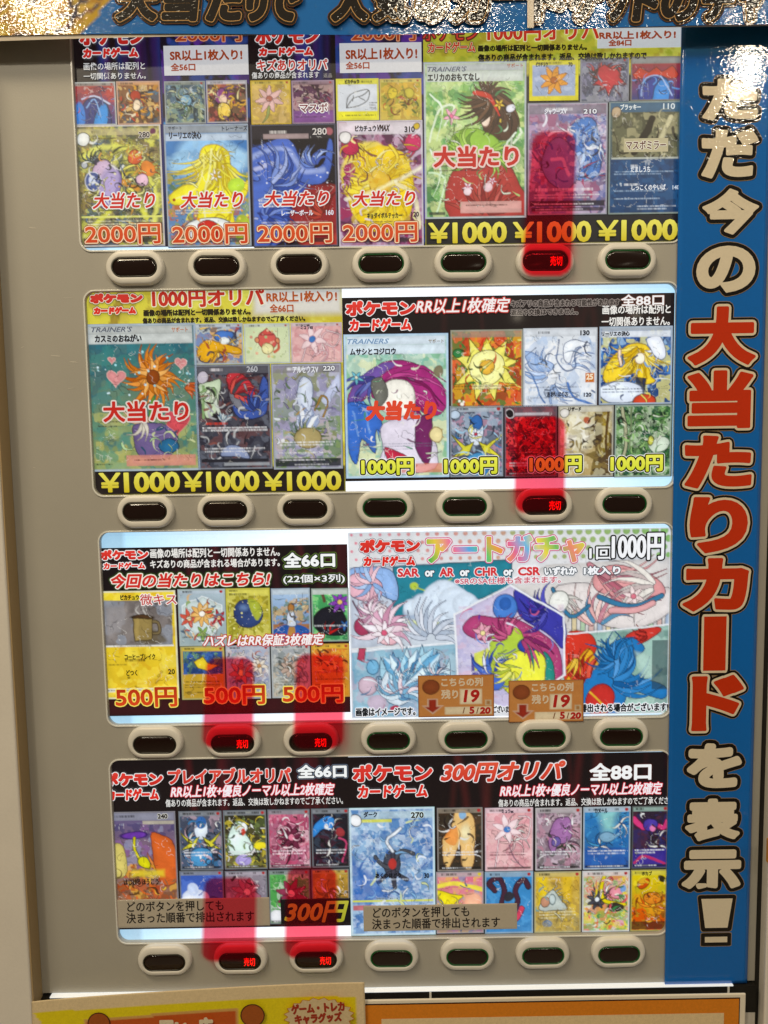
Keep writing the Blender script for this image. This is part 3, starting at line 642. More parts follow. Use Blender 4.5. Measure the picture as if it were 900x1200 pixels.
td = sheet((395, 20, 497, 290), 'poster with golden sunburst card among purple petals and orange 2000 yen price', 4, lambda a: (a.C.__setitem__(slice(None), L('1c1430')), a.mott(['6a34a8', '2c50a0', '401c60'], 14, .8, 2)), U)
b_ = (398, 50, 494, 85); art(b_, 3, 'e4e0dc', step=2, warp=.2).build('title_plate', b_, YC, td, U)
text('2000円', (411, 30, 488, 49), [(1.3, 'e8a070'), (.3, 'b03c14')], td, YT, mat=U, name='price_lettering')
handw('SR以上1枚入り!', (405, 56, 489, 70), td, U); handw('全56口', (405, 72, 433, 81), td, U, r=.35)
b = (394, 92, 444, 141); art(b, 41, 'd8dce0', 'd0d4da').rect(.03, .02, .97, .14, 'e0d850').rect(.03, .78, .97, .98, 'e4dc40').s_([.25, .7, .4, .5, .6, .42, .78, .3], .5, '282828').s_([.25, .7, .3, .45, .5, .3, .78, .3, .7, .55, .5, .68, .25, .7], .5, '282828').s_([.4, .55, .42, .42], .4, '282828').s_([.55, .46, .66, .54], .4, '282828').lines(.08, 1, '303010', .2, .9, th=1).lines(.88, 1, '404010', .2, .9).lines(.58, 3, '505050', .78, .95).border('d8d04c', 2.0).build('card_picture', b, YC, td, U)
b = (445, 92, 494, 141); art(b, 42, 'c8a040', 'd0b858').mott(['e0b848', 'a88038', '98a040'], 7, .8).sc(22, ['b84c30', '506830', '704820', 'e8d060'], (.05, .3, .95, .8), .2, .7).e(.3, .35, .12, .12, 'd8c040', 0, '807020').e(.7, .35, .12, .12, 'c8b848', 0, '807020').head('d8c870').border('c8b060').build('card_picture', b, YC, td, U)
b = (396, 141, 496, 289); art(b, 43, '6c3058', '8c4870').mott(['a83058', 'd8c8d8', '402038', 'b890a8'], 12, .9).e(.5, .55, .4, .34, 'e8c830', 0, 'a87c20', c2='f0dc50').e(.5, .36, .34, .16, 'e8c838', 0).tuft(.5,.5,.46,0,360,26,3.2,['e8c830','f4e060','d8b028','f0d848'],'98701c',.35,.12).tuft(.5,.5,.26,0,360,18,2.4,['f4e468','e0bc30','f8f0a0'],'a87c20',-.3,.05).e(.5,.5,.13,.1,'c88c28',0,'604010',c2='e0b040').tuft(.1,.2,.22,-60,90,8,2.6,['b83058','d85c80','802048'],'38101c',.5).tuft(.92,.18,.24,90,240,8,2.6,['b83058','d04c78','702040'],'38101c',.5).tuft(.08,.45,.16,-60,80,6,2,['a04070','c87c9c'],'38101c',.5).s_([.1, .62, .4, .56, .75, .46, 1.0, .36], 2.0, 'f8f4d8', a=.85, soft=1.5).s_([.62, .2, .7, .3, .6, .4], 2, 'f0d850', 'a07818').e(.15, .2, .1, .07, 'b82c50', 0, '401020').e(.88, .18, .1, .07, 'c03060', 0, '401020').e(.14, .38, .07, .05, 'a83868').s_([.7, .5, .9, .6, .95, .85], 2.4, 'f4ecc0', a=.8).mott(['f4e468', 'd0a828'], 9, .5, 3, (.15, .3, .85, .85)).sc(26, ['f8f0a8', '803050', 'e8dce8', 'd8b030'], size=.14, w=.8).rect(.02, .015, .98, .11, 'e4dce0', .8).e(.1, .13, .07, .05, 'e8e4e0', 0, '333').foot('302828', .80, 2, '302830').e(.93, .055, .035, .026, 'd8b838', 0, '604c10').border('d8d0d8', 1.8, '888').build('card_picture', b, YC, td, U)
small('ピカチュウ', (416, 147, 441, 154), td, '241c1c', r=.3, mat=U); text('VMAX', (442, 146, 457, 154), [(.3, '301818')], td, YT, shear=.3, mat=U); text('310', (474, 148, 486, 155), [(.3, '241c1c')], td, YT, mat=U)
hit((411, 222, 488, 243), td, mat=U); price('2000円', (400, 259, 491, 286), td, 'o', U)

def ygreen(a, yb):
    a.C[:] = L('c8c038'); a.mott(['98a830', 'dcd860', 'a88c28'], 12, .8, 3, (0, 0, 1, yb)); a.rect(0, yb, 1, 1, '1c1c20')
te = sheet((497, 20, 799, 286), 'wide poster at the upper right with green garden card and three yellow 1000 yen prices', 5, lambda a: ygreen(a, .25), U)
b_ = (700, 30, 798, 56); art(b_, 3, 'dcdcd8', step=2, warp=.2).build('title_plate', b_, YC, te, U)
text('ポケモン', (494, 28, 562, 49), [(1.7, '602020'), (.2, 'd84030')], te, YT, mat=U, name='logo_lettering'); text('カードゲーム', (500, 48, 558, 63), [(1.6, '50201c'), (1.0, 'e8d8a0'), (.4, 'd03828')], te, YT, mat=U, shear=.1, name='logo_lettering')
text('1000円オリパ', (570, 26, 704, 49), [(1.6, 'f0e8b0'), (.7, 'd03420')], te, YT, mat=U, name='price_lettering')
small('画像の場所は配列と一切関係ありません。', (560, 52, 688, 60), te, '201c10', r=.45, mat=U)
small('傷ありの商品が含まれます。返品、交換は致しかねますので', (560, 62, 758, 71), te, '201c10', r=.45, mat=U)
handw('RR以上1枚入り!', (702, 36, 792, 46), te, U); handw('全84口', (713, 46, 740, 54), te, U, r=.35)
b = (497, 72, 617, 256); art(b, 51, '9cc060', '487c50').mott(['c8e090', '589860', '88c070', 'e0e8a0'], 14, .8).mott(['387c50', 'd8ecb0'], 8, .5).s_([.05, .5, .15, .3, .3, .28, .2, .4], 1.1, 'e8f4d8').s_([.9, .9, .8, .6, .95, .45, .85, .4], 1.2, 'e8f4d8').s_([.05, .7, .2, .75, .12, .95], 1.1, 'd8f0c8').p([.46, .26, .62, .17, .84, .24, .92, .4, .84, .5, .62, .48, .56, .38], '4c3428', '1c1410', True).s_([.56, .24, .66, .24, .72, .34], 2.6, 'c83c30').dots(12, ['e8c850'], (.66, .24, .76, .38), 2.0).e(.6, .36, .05, .05, 'f4dcc8', 0, '6a4030').p([.28, .46, .5, .42, .72, .5, .7, .66, .4, .68, .25, .6], '90b848', '4c6c28', True).p([.3, .66, .74, .62, .95, .8, .98, .98, .25, .99], 'a83c38', '5c2020', True).tuft(.68,.2,.4,30,160,22,3.2,['4c3428','6c4c38','38241c','5c4030'],'1c1410',.35,.06).tuft(.64,.2,.2,180,350,10,2.8,['5c4030','4c3428'],'1c1410',.4).tp([.5,.2,.64,.22,.74,.34],3.6,2.4,'c83c30','5c1814').tuft(.45,.58,.3,100,260,12,3.4,['98c050','b8d870','70983c'],'3c5820',.5,.04).tuft(.62,.6,.26,-60,60,8,3.0,['98c050','b0d468','6c9438'],'3c5820',.5,.04).tuft(.6,.98,.42,195,345,16,4.2,['b04840','983430','c86058','8c2c2c'],'4c1818',.1,.05).flower(.27,.34,.08,5,'f0b0c4','e87898','804050').flower(.74,.27,.05,5,'e8c850','c88c20','604010').flower(.42,.8,.05,5,'f4dce4','e8a0b0','904050').flower(.66,.76,.04,5,'f4dce4','e8a0b0','904050').tp([.06,.2,.18,.3,.12,.5],1.4,.4,'e8f8e0').tp([.9,.45,.8,.55,.92,.7],1.6,.4,'e8f8e0').tp([.06,.55,.16,.7,.08,.85],1.6,.4,'e8f8e0').e(.42, .83, .04, .025, 'f0d8dc').e(.62, .8, .04, .025, 'f0d0d4').e(.85, .3, .04, .025, 'e8e8f0').sc(20, ['f0f8e0', '4c8c58', 'b8d888'], size=.1, w=.7).rect(.03, .015, .97, .06, 'b8bcb8').rect(.03, .06, .97, .125, 'd0d4cc', .9).rect(.35, .89, .95, .965, 'd8a8a0', .85).lines(.66, 1, '402828').lines(.69, 1, '402828', .08, .6).lines(.915, 1, '502020', .4, .9).rect(.04, .955, .2, .975, '303030', .8).border('b8c0c0', 2.4, '788080').build('card_picture', b, YC, te, U)
small("TRAINER'S", (501, 78, 547, 84), te, '5c606c', mat=U, shear=.3); small('サポート', (594, 74, 613, 79), te, 'b86840', mat=U); small('エリカのおもてなし', (501, 86, 562, 95), te, '18181c', r=.35, mat=U)
text('大当たり', (506, 169, 610, 198), [(3.0, 'f0d0c4'), (1.0, 'c82820')], te, YT-.0006, mat=U)
b = (620, 70, 678, 118); art(b, 52, 'a8b0c8', '98a8c0').mott(['c0c8d8', '8898b8'], 6, .6).flower(.5,.5,.27,8,'e09838','a85c20','6a3818').border('d8cc30', 4.0, 'a8a030').rect(.04, .02, .96, .13, 'd8cc38').lines(.075, 1, '302c10', .15, .9, th=.9).rect(.05, .88, .95, .97, 'd8cc38').build('card_picture', b, YC, te, U)
# (plain orange leaf-shaped stand-in above)
b = (680, 68, 737, 120); art(b, 53, '605c70', '505868').mott(['8c88a0', '383848', 'a0a0a8'], 6, .8).tuft(.55,.4,.34,0,360,16,2,['b83840','d86058','802430'],'30141c',.5,.04).p([.3, .3, .5, .15, .65, .25, .85, .2, .8, .45, .95, .6, .7, .62, .6, .85, .5, .62, .25, .6, .4, .48], 'b83840', '38141c').sc(16, ['d05050', '501c28', '283038', 'a8a8b8'], (.25, .2, .9, .8), .16, .8).head('787880').border('888890').build('card_picture', b, YC, te, U)
b = (739, 66, 799, 118); art(b, 54, 'a83828', '283c78').rect(0, 0, 1, .16, '8c8c88').p([.05, .4, .2, .25, .35, .35, .5, .22, .62, .34, .8, .22, .95, .4, .9, .48, .1, .5], 'c04030', '501818').e(.5, .86, .36, .42, '303c88', 0, '101430').e(.58, .95, .16, .46, '3c88d0', 15, '102040').s_([.2, .9, .3, .5, .6, .48, .8, .9], .8, 'a8c0e8').sc(14, ['8890d0', '181c40', '60a0e0'], (.05, .45, .95, .95), .16, .6).border('80786c').build('card_picture', b, YC, te, U)
b = (618, 120, 712, 252); art(b, 55, '987890', '706888').mott(['d8c8dc', 'a05878', '5c6ca8', 'c8a8c0'], 10, .85).p([.55, .2, .8, .14, .92, .36, .9, .6, .72, .7, .5, .62, .46, .4], '4c78b8', '182848', True).tuft(.7,.42,.3,-120,150,18,3.0,['4c7cc4','a8c8f0','e8f4fc','3860a8'],'182848',.9,.06).tuft(.35,.5,.28,100,330,14,2.8,['7c88b8','a8b0d8','606ca4'],'282c50',.7,.05).p([.22, .42, .4, .3, .6, .46, .66, .62, .5, .78, .3, .72, .18, .58], '7c88b8', '282c50', True).s_([.3, .5, .45, .5, .5, .64], 2, 'c8c8e0').mott(['e8f0f8', '3c5ca0'], 6, .5, 3, (.5, .1, 1, .7)).sc(24, ['f0f0f8', '4060a8', 'b04868', '282c48'], size=.13, w=.8).rect(.02, .02, .98, .1, '787480', .8).lines(.06, 1, 'f0f0f0', .24, .6, th=1.4).lines(.77, 1, 'f4f4f4', .1, .9, th=1.2).lines(.82, 2, 'e0e0e0').rect(.03, .87, .97, .92, '201c28', .9).lines(.9, 1, 'e8e8e8').foot('e0e0e8', .96, 1, '18141c').border('a0a0a8', 2.0, '303038').build('card_picture', b, YC, te, U)
text('210', (683, 127, 700, 134), [(.9, '302c38'), (.3, 'e8e8ec')], te, YT, mat=U)
b = (713, 118, 798, 251); art(b, 56, '58685c', '1c3c60').rect(0, 0, 1, .1, '406078').rect(.05, .1, .95, .5, '5c5c44').mott(['8c8868', '303024', 'b0a880'], 9, .8, 3, (.05, .1, .95, .5)).s_([.35, .45, .5, .3, .6, .16], 4, '201c14').s_([.6, .42, .75, .3, .85, .14], 2.5, 'c8c098').sc(10, ['201c14', 'c0b890'], (.1, .12, .9, .48), .2, .8).rect(.02, .5, .98, .99, '1c4068').mott(['2c5c88', '183050'], 8, .7, 3, (.02, .52, .98, 1)).rect(.04, .495, .96, .51, 'c0c4b8').lines(.57, 1, 'f0f0f0', .3, .6, th=1.2).lines(.62, 2, 'a8c0d8', .08, .92, 2.8, .45).lines(.735, 1, 'f0f0f0', .22, .6, th=1.2).lines(.79, 1, 'a8c0d8').dots(3, ['c8d0d8'], (.06, .72, .18, .75), 1.5).lines(.86, 1, 'b8c8d8').lines(.93, 2, 'd8e0e8', .4, .95, 3).e(.1, .1, .07, .045, 'c0a888', 0, '302820').border('8c9890', 2.0, '3c4840').build('card_picture', b, YC, te, U)
text('110', (777, 121, 791, 128), [(.25, 'd8e0e0')], te, YT, mat=U); small('ブラッキー', (727, 122, 751, 129), te, 'e8ece8', r=.25, mat=U)
b_ = (731, 162, 783, 178); art(b_, 3, 'c0b48c', step=3, warp=0).build('caption_plate', b_, YC-.0001, te, U); text('マスボミラー', (733, 164, 781, 176), [(.9, 'f0e8d0'), (.25, '5c2418')], te, YT, mat=U)
for bb in ((502, 260, 594, 285), (601, 259, 693, 284), (699, 257, 794, 282)): price('¥1000', bb, te, 'y', U)

# ----- row 2, left
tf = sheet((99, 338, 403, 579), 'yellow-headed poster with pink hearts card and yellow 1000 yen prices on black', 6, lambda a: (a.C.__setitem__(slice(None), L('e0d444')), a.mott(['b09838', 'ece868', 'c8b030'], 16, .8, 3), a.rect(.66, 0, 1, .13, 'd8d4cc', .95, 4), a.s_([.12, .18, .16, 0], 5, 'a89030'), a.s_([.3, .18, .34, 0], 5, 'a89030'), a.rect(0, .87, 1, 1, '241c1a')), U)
logo(104, 342, 169, 370, 357, tf, edge='f0e0c0', out='3a1810', mat=U)
text('1000円オリパ', (177, 337, 311, 361), [(2.0, 'f4eccc'), (.9, 'c83020')], tf, YT, mat=U, name='price_lettering')
handw('RR以上1枚入り!', (312, 341, 395, 354), tf, U, 'b8541c'); handw('全66口', (316, 356, 344, 366), tf, U, 'b8541c', .35)
small('画像の場所は配列と一切関係ありません。', (168, 362, 294, 370), tf, '282010', r=.5, mat=U)
small('傷ありの商品が含まれます。返品、交換は致しかねますのでご了承ください。', (167, 371, 358, 378), tf, '282010', r=.4, mat=U)
b = (102, 379, 232, 552)
def heart(a, cx, cy, s, c, ln):
    pts = []
    for t in np.linspace(0, 2*np.pi, 22, endpoint=False):
        x = 16*np.sin(t)**3; y = 13*np.cos(t)-5*np.cos(2*t)-2*np.cos(3*t)-np.cos(4*t); pts += [cx+x/16*s, cy-y/16*s*a.w/a.h]
    a.p(pts, c, ln)
A = art(b, 61, '1c6478', '8c9c60').mott(['28808c', '185068', '3c8c80'], 14, .5).mott(['c8c070', '70a080', 'a8b068'], 14, .7, 3, (0, .6, 1, 1)).tp([.6,.36,.58,.55,.56,.7],3,2.4,'5c8c3c','2c4c18').tuft(.57,.66,.3,170,220,4,3.6,['d8b898','e0c4a8'],'8c6048',.3,.04).tuft(.6,.36,.31,0,360,22,4.6,['d07828','e89848','b85c18','dc8834'],'703810',.3,.05).tuft(.6,.36,.19,0,360,15,3.8,['e8a050','d07828','f0b468'],'7c4010',-.25,.03).e(.6,.36,.06,.045,'8c4418',0,'4c240c').tuft(.9,.44,.12,-50,60,5,3,['d06838','b85028'],'703010',.3).p([.44, .68, .72, .68, .8, .74, .74, .9, .46, .9, .4, .76], '6c5c88', '2c2440', True).tp([.42,.72,.6,.76,.76,.72],2,2,'8c7ca8','2c2440').e(.72, .83, .09, .05, '2c6890', 0, '183048').tuft(.5,.66,.2,60,120,3,3,['d8d0c0'],'807868').dots(30, ['d8f0f8', 'a8e0e8'], (.06, .15, .95, .6), 1.3)
heart(A, .27, .36, .085, 'd89090', 'e8b8b0'); heart(A, .24, .24, .032, 'd89090', 'e8b8b0'); heart(A, .86, .27, .055, 'd89090', 'e8b8b0'); heart(A, .8, .66, .12, 'c85058', 'd88080')
A.sc(16, ['b8d8a0', '1c5068', 'd0d8a0'], (.05, .6, .95, .95), .1, .8).rect(.03, .015, .97, .07, 'b8bcb8').rect(.03, .07, .97, .135, 'ccd0cc', .95).rect(.33, .89, .96, .965, 'd89080', .85).lines(.925, 1, '502020', .4, .8).lines(.66, 1, '302828', .08, .45).lines(.69, 1, '302828', .08, .35).lines(.95, 1, '202020', .05, .28).border('b0bcc4', 2.6, '88949c').build('card_picture', b, YC, tf, U)
small("TRAINER'S", (107, 383, 155, 389), tf, '5c606c', mat=U, shear=.3); small('サポート', (201, 383, 220, 389), tf, 'c07038', mat=U); small('カスミのおねがい', (111, 392, 166, 401), tf, '18181c', r=.4, mat=U)
text('大当たり', (119, 468, 223, 496), [(2.6, 'e8d8cc'), (.9, 'cc2820')], tf, YT-.0006, mat=U)
b = (228, 379, 285, 427); art(b, 62, 'b8c0c0', 'a8a8a8').mott(['e0a030', '4c70b0', '283858'], 8, .9).tuft(.4,.6,.4,-60,200,12,2.2,['e8b040','d88c28','f4d070'],'704010',.6,.04).p([.05, .6, .3, .4, .6, .5, .95, .62, .9, .75, .5, .7, .3, .95, .1, .9], 'e0a830', '704010', True).e(.6, .3, .2, .14, '4c78c0', 0, '182848').e(.62, .42, .1, .1, 'e8ece8').sc(14, ['f0c860', 'a84838', '303850'], size=.2, w=.9).head('c0c8d0').border('b0b8bc').build('card_picture', b, YC, tf, U)
b = (286, 379, 340, 426); art(b, 63, 'd0dcb0', 'd8e0b8').e(.5, .42, .2, .22, 'd06058', 0, '803038').p([.36, .3, .5, .12, .64, .3], 'd05850', '803038').e(.5, .62, .12, .14, 'e8e0a8', 0, '806838').s_([.65, .7, .74, .6, .72, .4], 1.8, 'c86850').dots(24, ['e8b898', 'b8c890', 'e0d890', 'd09880'], (.05, .15, .95, .9), 1.6).e(.28, .42, .05, .06, 'd89068', 0, '803838').e(.72, .42, .05, .06, 'd89068', 0, '803838').head('c8ccc0').border('c0c8c0').build('card_picture', b, YC, tf, U)
b = (341, 378, 401, 425); art(b, 64, 'e0a8a8', 'e0b4b0').mott(['f0c8c4', 'd08c90', 'e8bcb8'], 7, .7).tuft(.6,.5,.4,0,300,10,1.4,['f0d0d0','e0b0b4','f8e4e0'],'b08088',.8,.05).s_([.2, .95, .3, .6, .55, .5, .85, .6, .95, .3, .7, .2], .8, 'f4e8e4', 'b08088').s_([.4, .95, .5, .7, .7, .75, .6, .95], .6, 'f4e8e4', 'b08088').flower(.42,.4,.26,6,'f4d8d8','4878b8','b08088').head('d0c0c4').border('c8b8bc').build('card_picture', b, YC, tf, U)
b = (230, 427, 318, 550); art(b, 65, '38303c', '404450').mott(['505058', '24202c', '686c78', '6c4848'], 9, .85).p([.42, .1, .6, .08, .76, .2, .78, .38, .6, .4, .48, .3], 'c03840', '401418', True).p([.5, .36, .8, .3, .9, .12, .96, .2, .94, .44, .8, .52, .55, .5], '4058a0', '181c38', True).p([.46, .24, .56, .3, .74, .42, .6, .44, .48, .36], '787880', '202028', True).p([.05, .2, .2, .16, .34, .14, .3, .3, .22, .28, .28, .42, .14, .5], 'c8d8b8', '303828', True).s_([.12, .2, .1, .5], 1.8, '88a870').s_([.24, .3, .3, .46], 2.0, 'd0d8c8').tuft(.5,.3,.36,-110,20,10,3.2,['c03840','d85850','8c2430','484850'],'281014',.5,.05).tuft(.8,.45,.3,190,320,8,3.0,['4058a0','5c78c0','2c3c78'],'141830',.5,.04).tuft(.22,.2,.26,50,150,8,2.6,['c8d8b8','90b078','e0e8d0'],'303828',.3,.04).crystals(.36,.54,.16,5,['c8d4d4','7898a8','e0e8e8']).sc(30, ['b8b8b8', '1c1820', '885048', '9c98a0', 'd8d8d8'], size=.14, w=.8).p([.3, .86, .42, .76, .62, .8, .7, .9, .5, .88], '8c98b8', '28304c', True).rect(.02, .015, .98, .085, '585860', .8).lines(.05, 1, 'f0e8e8', .2, .62, th=1.4).lines(.56, 1, 'e04838', .12, .5, th=1.1).lines(.6, 2, 'f0f0f0', .08, .95, 3, .8).lines(.8, 2, 'e8e8e8', .1, .92, 3.2, .7).rect(.05, .9, .95, .93, '282830').rect(.35, .935, .96, .965, 'a8acb0', .8).e(.1, .12, .075, .055, 'c8c0cc', 0, '202028').border('888c94', 2.0, '404048').build('card_picture', b, YC, tf, U)
text('260', (289, 429, 302, 436), [(.3, 'b8b8bc')], tf, YT, mat=U)
b = (319, 426, 401, 550); art(b, 66, 'a0a0b0', '708858').mott(['8c9058', 'c8c8e0', '9088b0', 'b0a8c8'], 12, .85).mott(['507850', '88a060', 'c8b8c0'], 8, .8, 3, (0, .5, 1, .95)).p([.7, .35, .95, .1, 1.0, .2, .78, .42], 'd0d8f4', a=.8).p([.42, .14, .56, .16, .6, .3, .52, .5, .56, .66, .46, .62, .4, .66, .44, .46, .36, .34], 'd0d8e8', '5c6888', True).crystals(.5,.66,.42,7,['d8e0f0','98a8c8','f0f4fc','7c90b8'],'505c80',-125,-55).tuft(.5,.72,.3,180,360,12,2.4,['688850','a0a868','4c6c3c','b8b078'],'34442c',.3,.04).s_([.6, .44, .72, .3, .8, .36, .72, .5], .9, 'b89048', '685020').s_([.34, .48, .46, .42], .8, 'b89048').e(.5, .7, .2, .1, 'a89868', 0, '5c5030').sc(30, ['e8ecf4', '587048', 'b0a878', '8078a0'], size=.13, w=.8).rect(.02, .015, .98, .085, '807c80', .7).lines(.05, 1, 'f0f0f0', .22, .6, th=1.4).lines(.74, 2, 'f0f0f0', .08, .9, 3.2, .7).lines(.84, 1, 'f0f0f0', .08, .9).rect(.03, .895, .97, .97, '20242c', .9).lines(.91, 1, 'e0e0e0').lines(.955, 1, 'd0d0d0', .3, .95).dots(2, ['e8e8e8'], (.08, .7, .2, .73), 1.8).border('a8acb4', 2.0, '3c4048').build('card_picture', b, YC, tf, U)
text('220', (378, 428, 393, 435), [(.9, '302c30'), (.3, 'f0f0f0')], tf, YT, mat=U)
for bb in ((116, 553, 211, 577), (214, 552, 304, 576), (308, 552, 400, 575)): price('¥1000', bb, tf, 'y', U)

# ----- row 2, right
tg = sheet((403, 346, 789, 561), 'backlit poster with black header, long magenta arch card and outlined 1000 yen prices', 7, band_streaks(['3c1818', '401c1c'], 8, 10))
logo(404, 351, 488, 389, 371, tg, m2=(4, 5))
text('RR以上1枚確定', (486, 348, 599, 368), [(1.5, 'c03830'), (.35, 'f4ece8')], tg, YT, shear=.25)
small('キズアリの商品が含まれる可能性があります', (598, 350, 727, 360), tg, '28201e', r=.2, outc='8c8078', ro=1.0)
small('返品や交換はできません。', (598, 361, 678, 370), tg, '28201e', r=.2, outc='8c8078', ro=1.0)
text('全88口', (727, 344, 779, 359), [(1.2, '6c3c28'), (.4, 'f4f0ec')], tg, YT)
small('画像の場所は配列と', (706, 357, 786, 368), tg, r=.25); small('一切関係ありません。', (705, 371, 785, 382), tg, r=.25)
b = (404, 391, 526, 560); art(b, 71, 'a8c8b8', 'b8c8a8').mott(['c8dcc8', '60a878', 'e0e0b0', '80b8a8'], 12, .8).p([.02, .55, .08, .36, .3, .22, .56, .18, .84, .28, .98, .44, .92, .56, .74, .54, .6, .4, .4, .36, .22, .42, .1, .58], '9c3070', '481838', True).p([.02, .55, .1, .34, .3, .22, .5, .2, .3, .34, .14, .48], '5058a0', a=.75, sm=True).tuft(.18,.42,.8,-42,8,13,4.4,['9c3070','b84888','7c2058','c85c98'],'481838',.55,.1).tuft(.3,.3,.36,120,190,7,3.6,['5058a0','6c78b8','403c80'],'201c48',-.3,.03).tuft(.16,.46,.4,50,130,12,3.2,['3c68b8','6090d8','2c509c'],'182850',.2,.03).tuft(.74,.56,.36,60,120,6,3.6,['6c2858','8c3c70'],'301028',.2,.03).flower(.88,.7,.07,6,'f0e0a8','d89838','806830').flower(.12,.3,.06,5,'70b8c8','e8e8d0','204858').s_([.6, .3, .8, .38, .9, .5], 1.2, '781c50').e(.5, .44, .18, .13, 'e8e4d8', 20, '8c8c80').p([.26, .32, .36, .3, .42, .42, .34, .5, .28, .44], '686860', '303030', True).p([0, .5, .16, .48, .32, .54, .36, .7, .3, .66, .28, .82, .16, .72, .1, .9, .02, .78], '3c68b8', '182850', True).s_([.08, .54, .12, .7], 1.2, '7098d8').s_([.2, .54, .24, .68], 1.2, '7098d8').p([.36, .62, .72, .56, .84, .7, .86, .94, .3, .96, .36, .8], 'd8d0dc', '706878', True).p([.38, .78, .6, .86, .56, .94, .42, .9], 'b83048', '501020', True).p([.7, .6, .84, .58, .8, .9, .68, .8], '6c2858', '301028', True).e(.88, .7, .06, .05, 'e8d8a0', 0, '907848').sc(22, ['f4f0e8', '4c9068', '7c5070', 'e0e8c8'], size=.1, w=.7).e(.9, .26, .05, .04, '787058').rect(.03, .015, .97, .075, 'c8d4dc').rect(.03, .075, .97, .14, 'd0dce4', .95).lines(.76, 3, '606878', .05, .9, 3.2, .5, .5).rect(.5, .9, .96, .965, 'd8785c', .7).border('b4ccdc', 2.8, '8ca8c0').build('card_picture', b, YC, tg)
small("TRAINERS", (407, 397, 456, 403), tg, '7090b0', shear=.3); small('サポート', (502, 397, 520, 402), tg, '8c7c60'); small('ムサシとコジロウ', (410, 408, 464, 416), tg, '18181c', r=.35)
text('大当たり', (428, 469, 512, 493), [(1.5, 'd84024'), (.9, 'e0482c')], tg, YT-.0006, shear=.1)
b = (528, 386, 613, 478)
A = art(b, 72, 'a83c28', '98502c').mott(['c8502c', '48803c', 'd8a838', 'e06840'], 10, .95, 5).p([.5, .1, .58, .28, .78, .14, .74, .34, .95, .4, .76, .5, .92, .7, .68, .66, .6, .92, .5, .7, .34, .9, .32, .66, .06, .7, .24, .5, .04, .34, .28, .34, .26, .12, .42, .28], 'e8e070', '4c3c10').e(.5, .48, .24, .22, 'f0eca0', 0, '4c3c10').e(.5, .48, .1, .09, 'e0b048', 0, '5c3c10').sc(30, ['283c18', 'e8dc78', 'c83820', 'd8c040', '387838'], (.04, .1, .96, .95), .14, .8).e(.1, .3, .06, .06, '307840', 0, '183818').rect(.03, .01, .97, .1, '8c8878', .7).rect(.3, .7, .7, .76, 'e8e4b0', .6).lines(.72, 2, '38300c', .05, .95, 3.4, .5).dots(3, ['f4f0e0'], (.05, .9, .25, .95), 2).border('989888', 2.0, '606058').build('card_picture', b, YC, tg)
b = (613, 384, 700, 476); art(b, 73, 'd8dce0', 'e0e4e8').mott(['b8c8dc', 'f0f0f0', 'a8bcd8'], 12, .7).tuft(.35,.6,.42,150,260,11,2.6,['c8d8f0','f4f8fc','98b4dc'],'48608c',.4,.05).tuft(.62,.5,.36,-110,10,10,2.2,['f0f4f8','b8cce8','dce8f4'],'40588c',.6,.05).tuft(.4,.7,.4,20,100,8,2.4,['e4ecf6','a0b8dc'],'48608c',-.4,.05).s_([.48, .15, .46, .4, .56, .55, .7, .5, .72, .3, .9, .2], .9, '34507c', a=.85).s_([.02, .55, .14, .6, .2, .8, .3, .95], 1.0, '5878a8').s_([.6, .7, .7, .9, .95, .98], 1.4, '5078b8').p([.02, .3, .2, .36, .42, .48, .3, .56, .1, .5], '90acd4', '4c6ca0', True, a=.8).p([.56, .2, .74, .16, .9, .22, .72, .26, .64, .44, .56, .4], 'e8ecf0', '48587c', True).sc(22, ['4c6c9c', '98b0d0', 'f8f8f8', '404c64'], size=.15, w=.5).rect(.03, .015, .97, .11, 'c8ccd0', .9).lines(.06, 1, '303038', .2, .55, th=1.2).lines(.7, 1, '282830', .3, .5, th=1.3).lines(.755, 1, '606470', .1, .8).lines(.83, 1, '282830', .3, .62, th=1.4).lines(.89, 1, '606470', .1, .8).rect(.84, .58, .96, .7, 'c8702c').border('c0c4c8', 2.2, '84888c').build('card_picture', b, YC, tg)
text('130', (680, 387, 691, 393), [(.35, '202028')], tg, YT); text('25', (687, 438, 695, 445), [(.4, 'f4e0c0')], tg, YT); text('120', (684, 460, 693, 465), [(.3, '303038')], tg, YT)
b = (702, 382, 788, 474); art(b, 74, '2c5ca0', '304c78').mott(['5088c8', 'a8c8e0', '1c3c78', 'e0d880'], 9, .85).p([.06, .6, .2, .38, .4, .24, .62, .24, .74, .4, .7, .6, .78, .7, .6, .74, .5, .6, .3, .66, .1, .72], 'e8c840', '806018', True).tuft(.55,.26,.5,70,160,14,2.6,['e8c840','f4e078','d0a828'],'806018',.3,.05).tuft(.6,.3,.4,40,90,7,2.4,['e8c840','f4e078'],'806018',-.2,.05).tuft(.8,.3,.16,0,360,10,2.4,['f0f4f8','ccd8ec'],'506080',.2,.02).s_([.6, .3, .62, .5, .66, .66], 1.1, 'c09820').p([.64, .16, .82, .14, .92, .36, .84, .44, .7, .3], 'e8ecf4', '405078', True).s_([.3, .5, .28, .3], 1.8, 'f0d8c0', '806050').e(.56, .42, .07, .07, 'f8f0d8', 0, 'a08050').p([.5, .64, .66, .66, .62, .84, .52, .84], '282c38', a=.9).e(.3, .84, .3, .14, 'dce4f0', 0, '304068').e(.62, .96, .16, .1, 'c84830', 0, '401810').sc(20, ['e8f0f8', '183060', 'f0dc70', '80b0e0'], size=.14, w=.7).rect(.03, .01, .97, .06, 'a0a8b0').rect(.03, .06, .97, .14, 'dce0e4', .9).lines(.8, 2, '303848', .05, .95, 3.2, .5).border('a8b4c0', 2.2, '586878').build('card_picture', b, YC, tg)
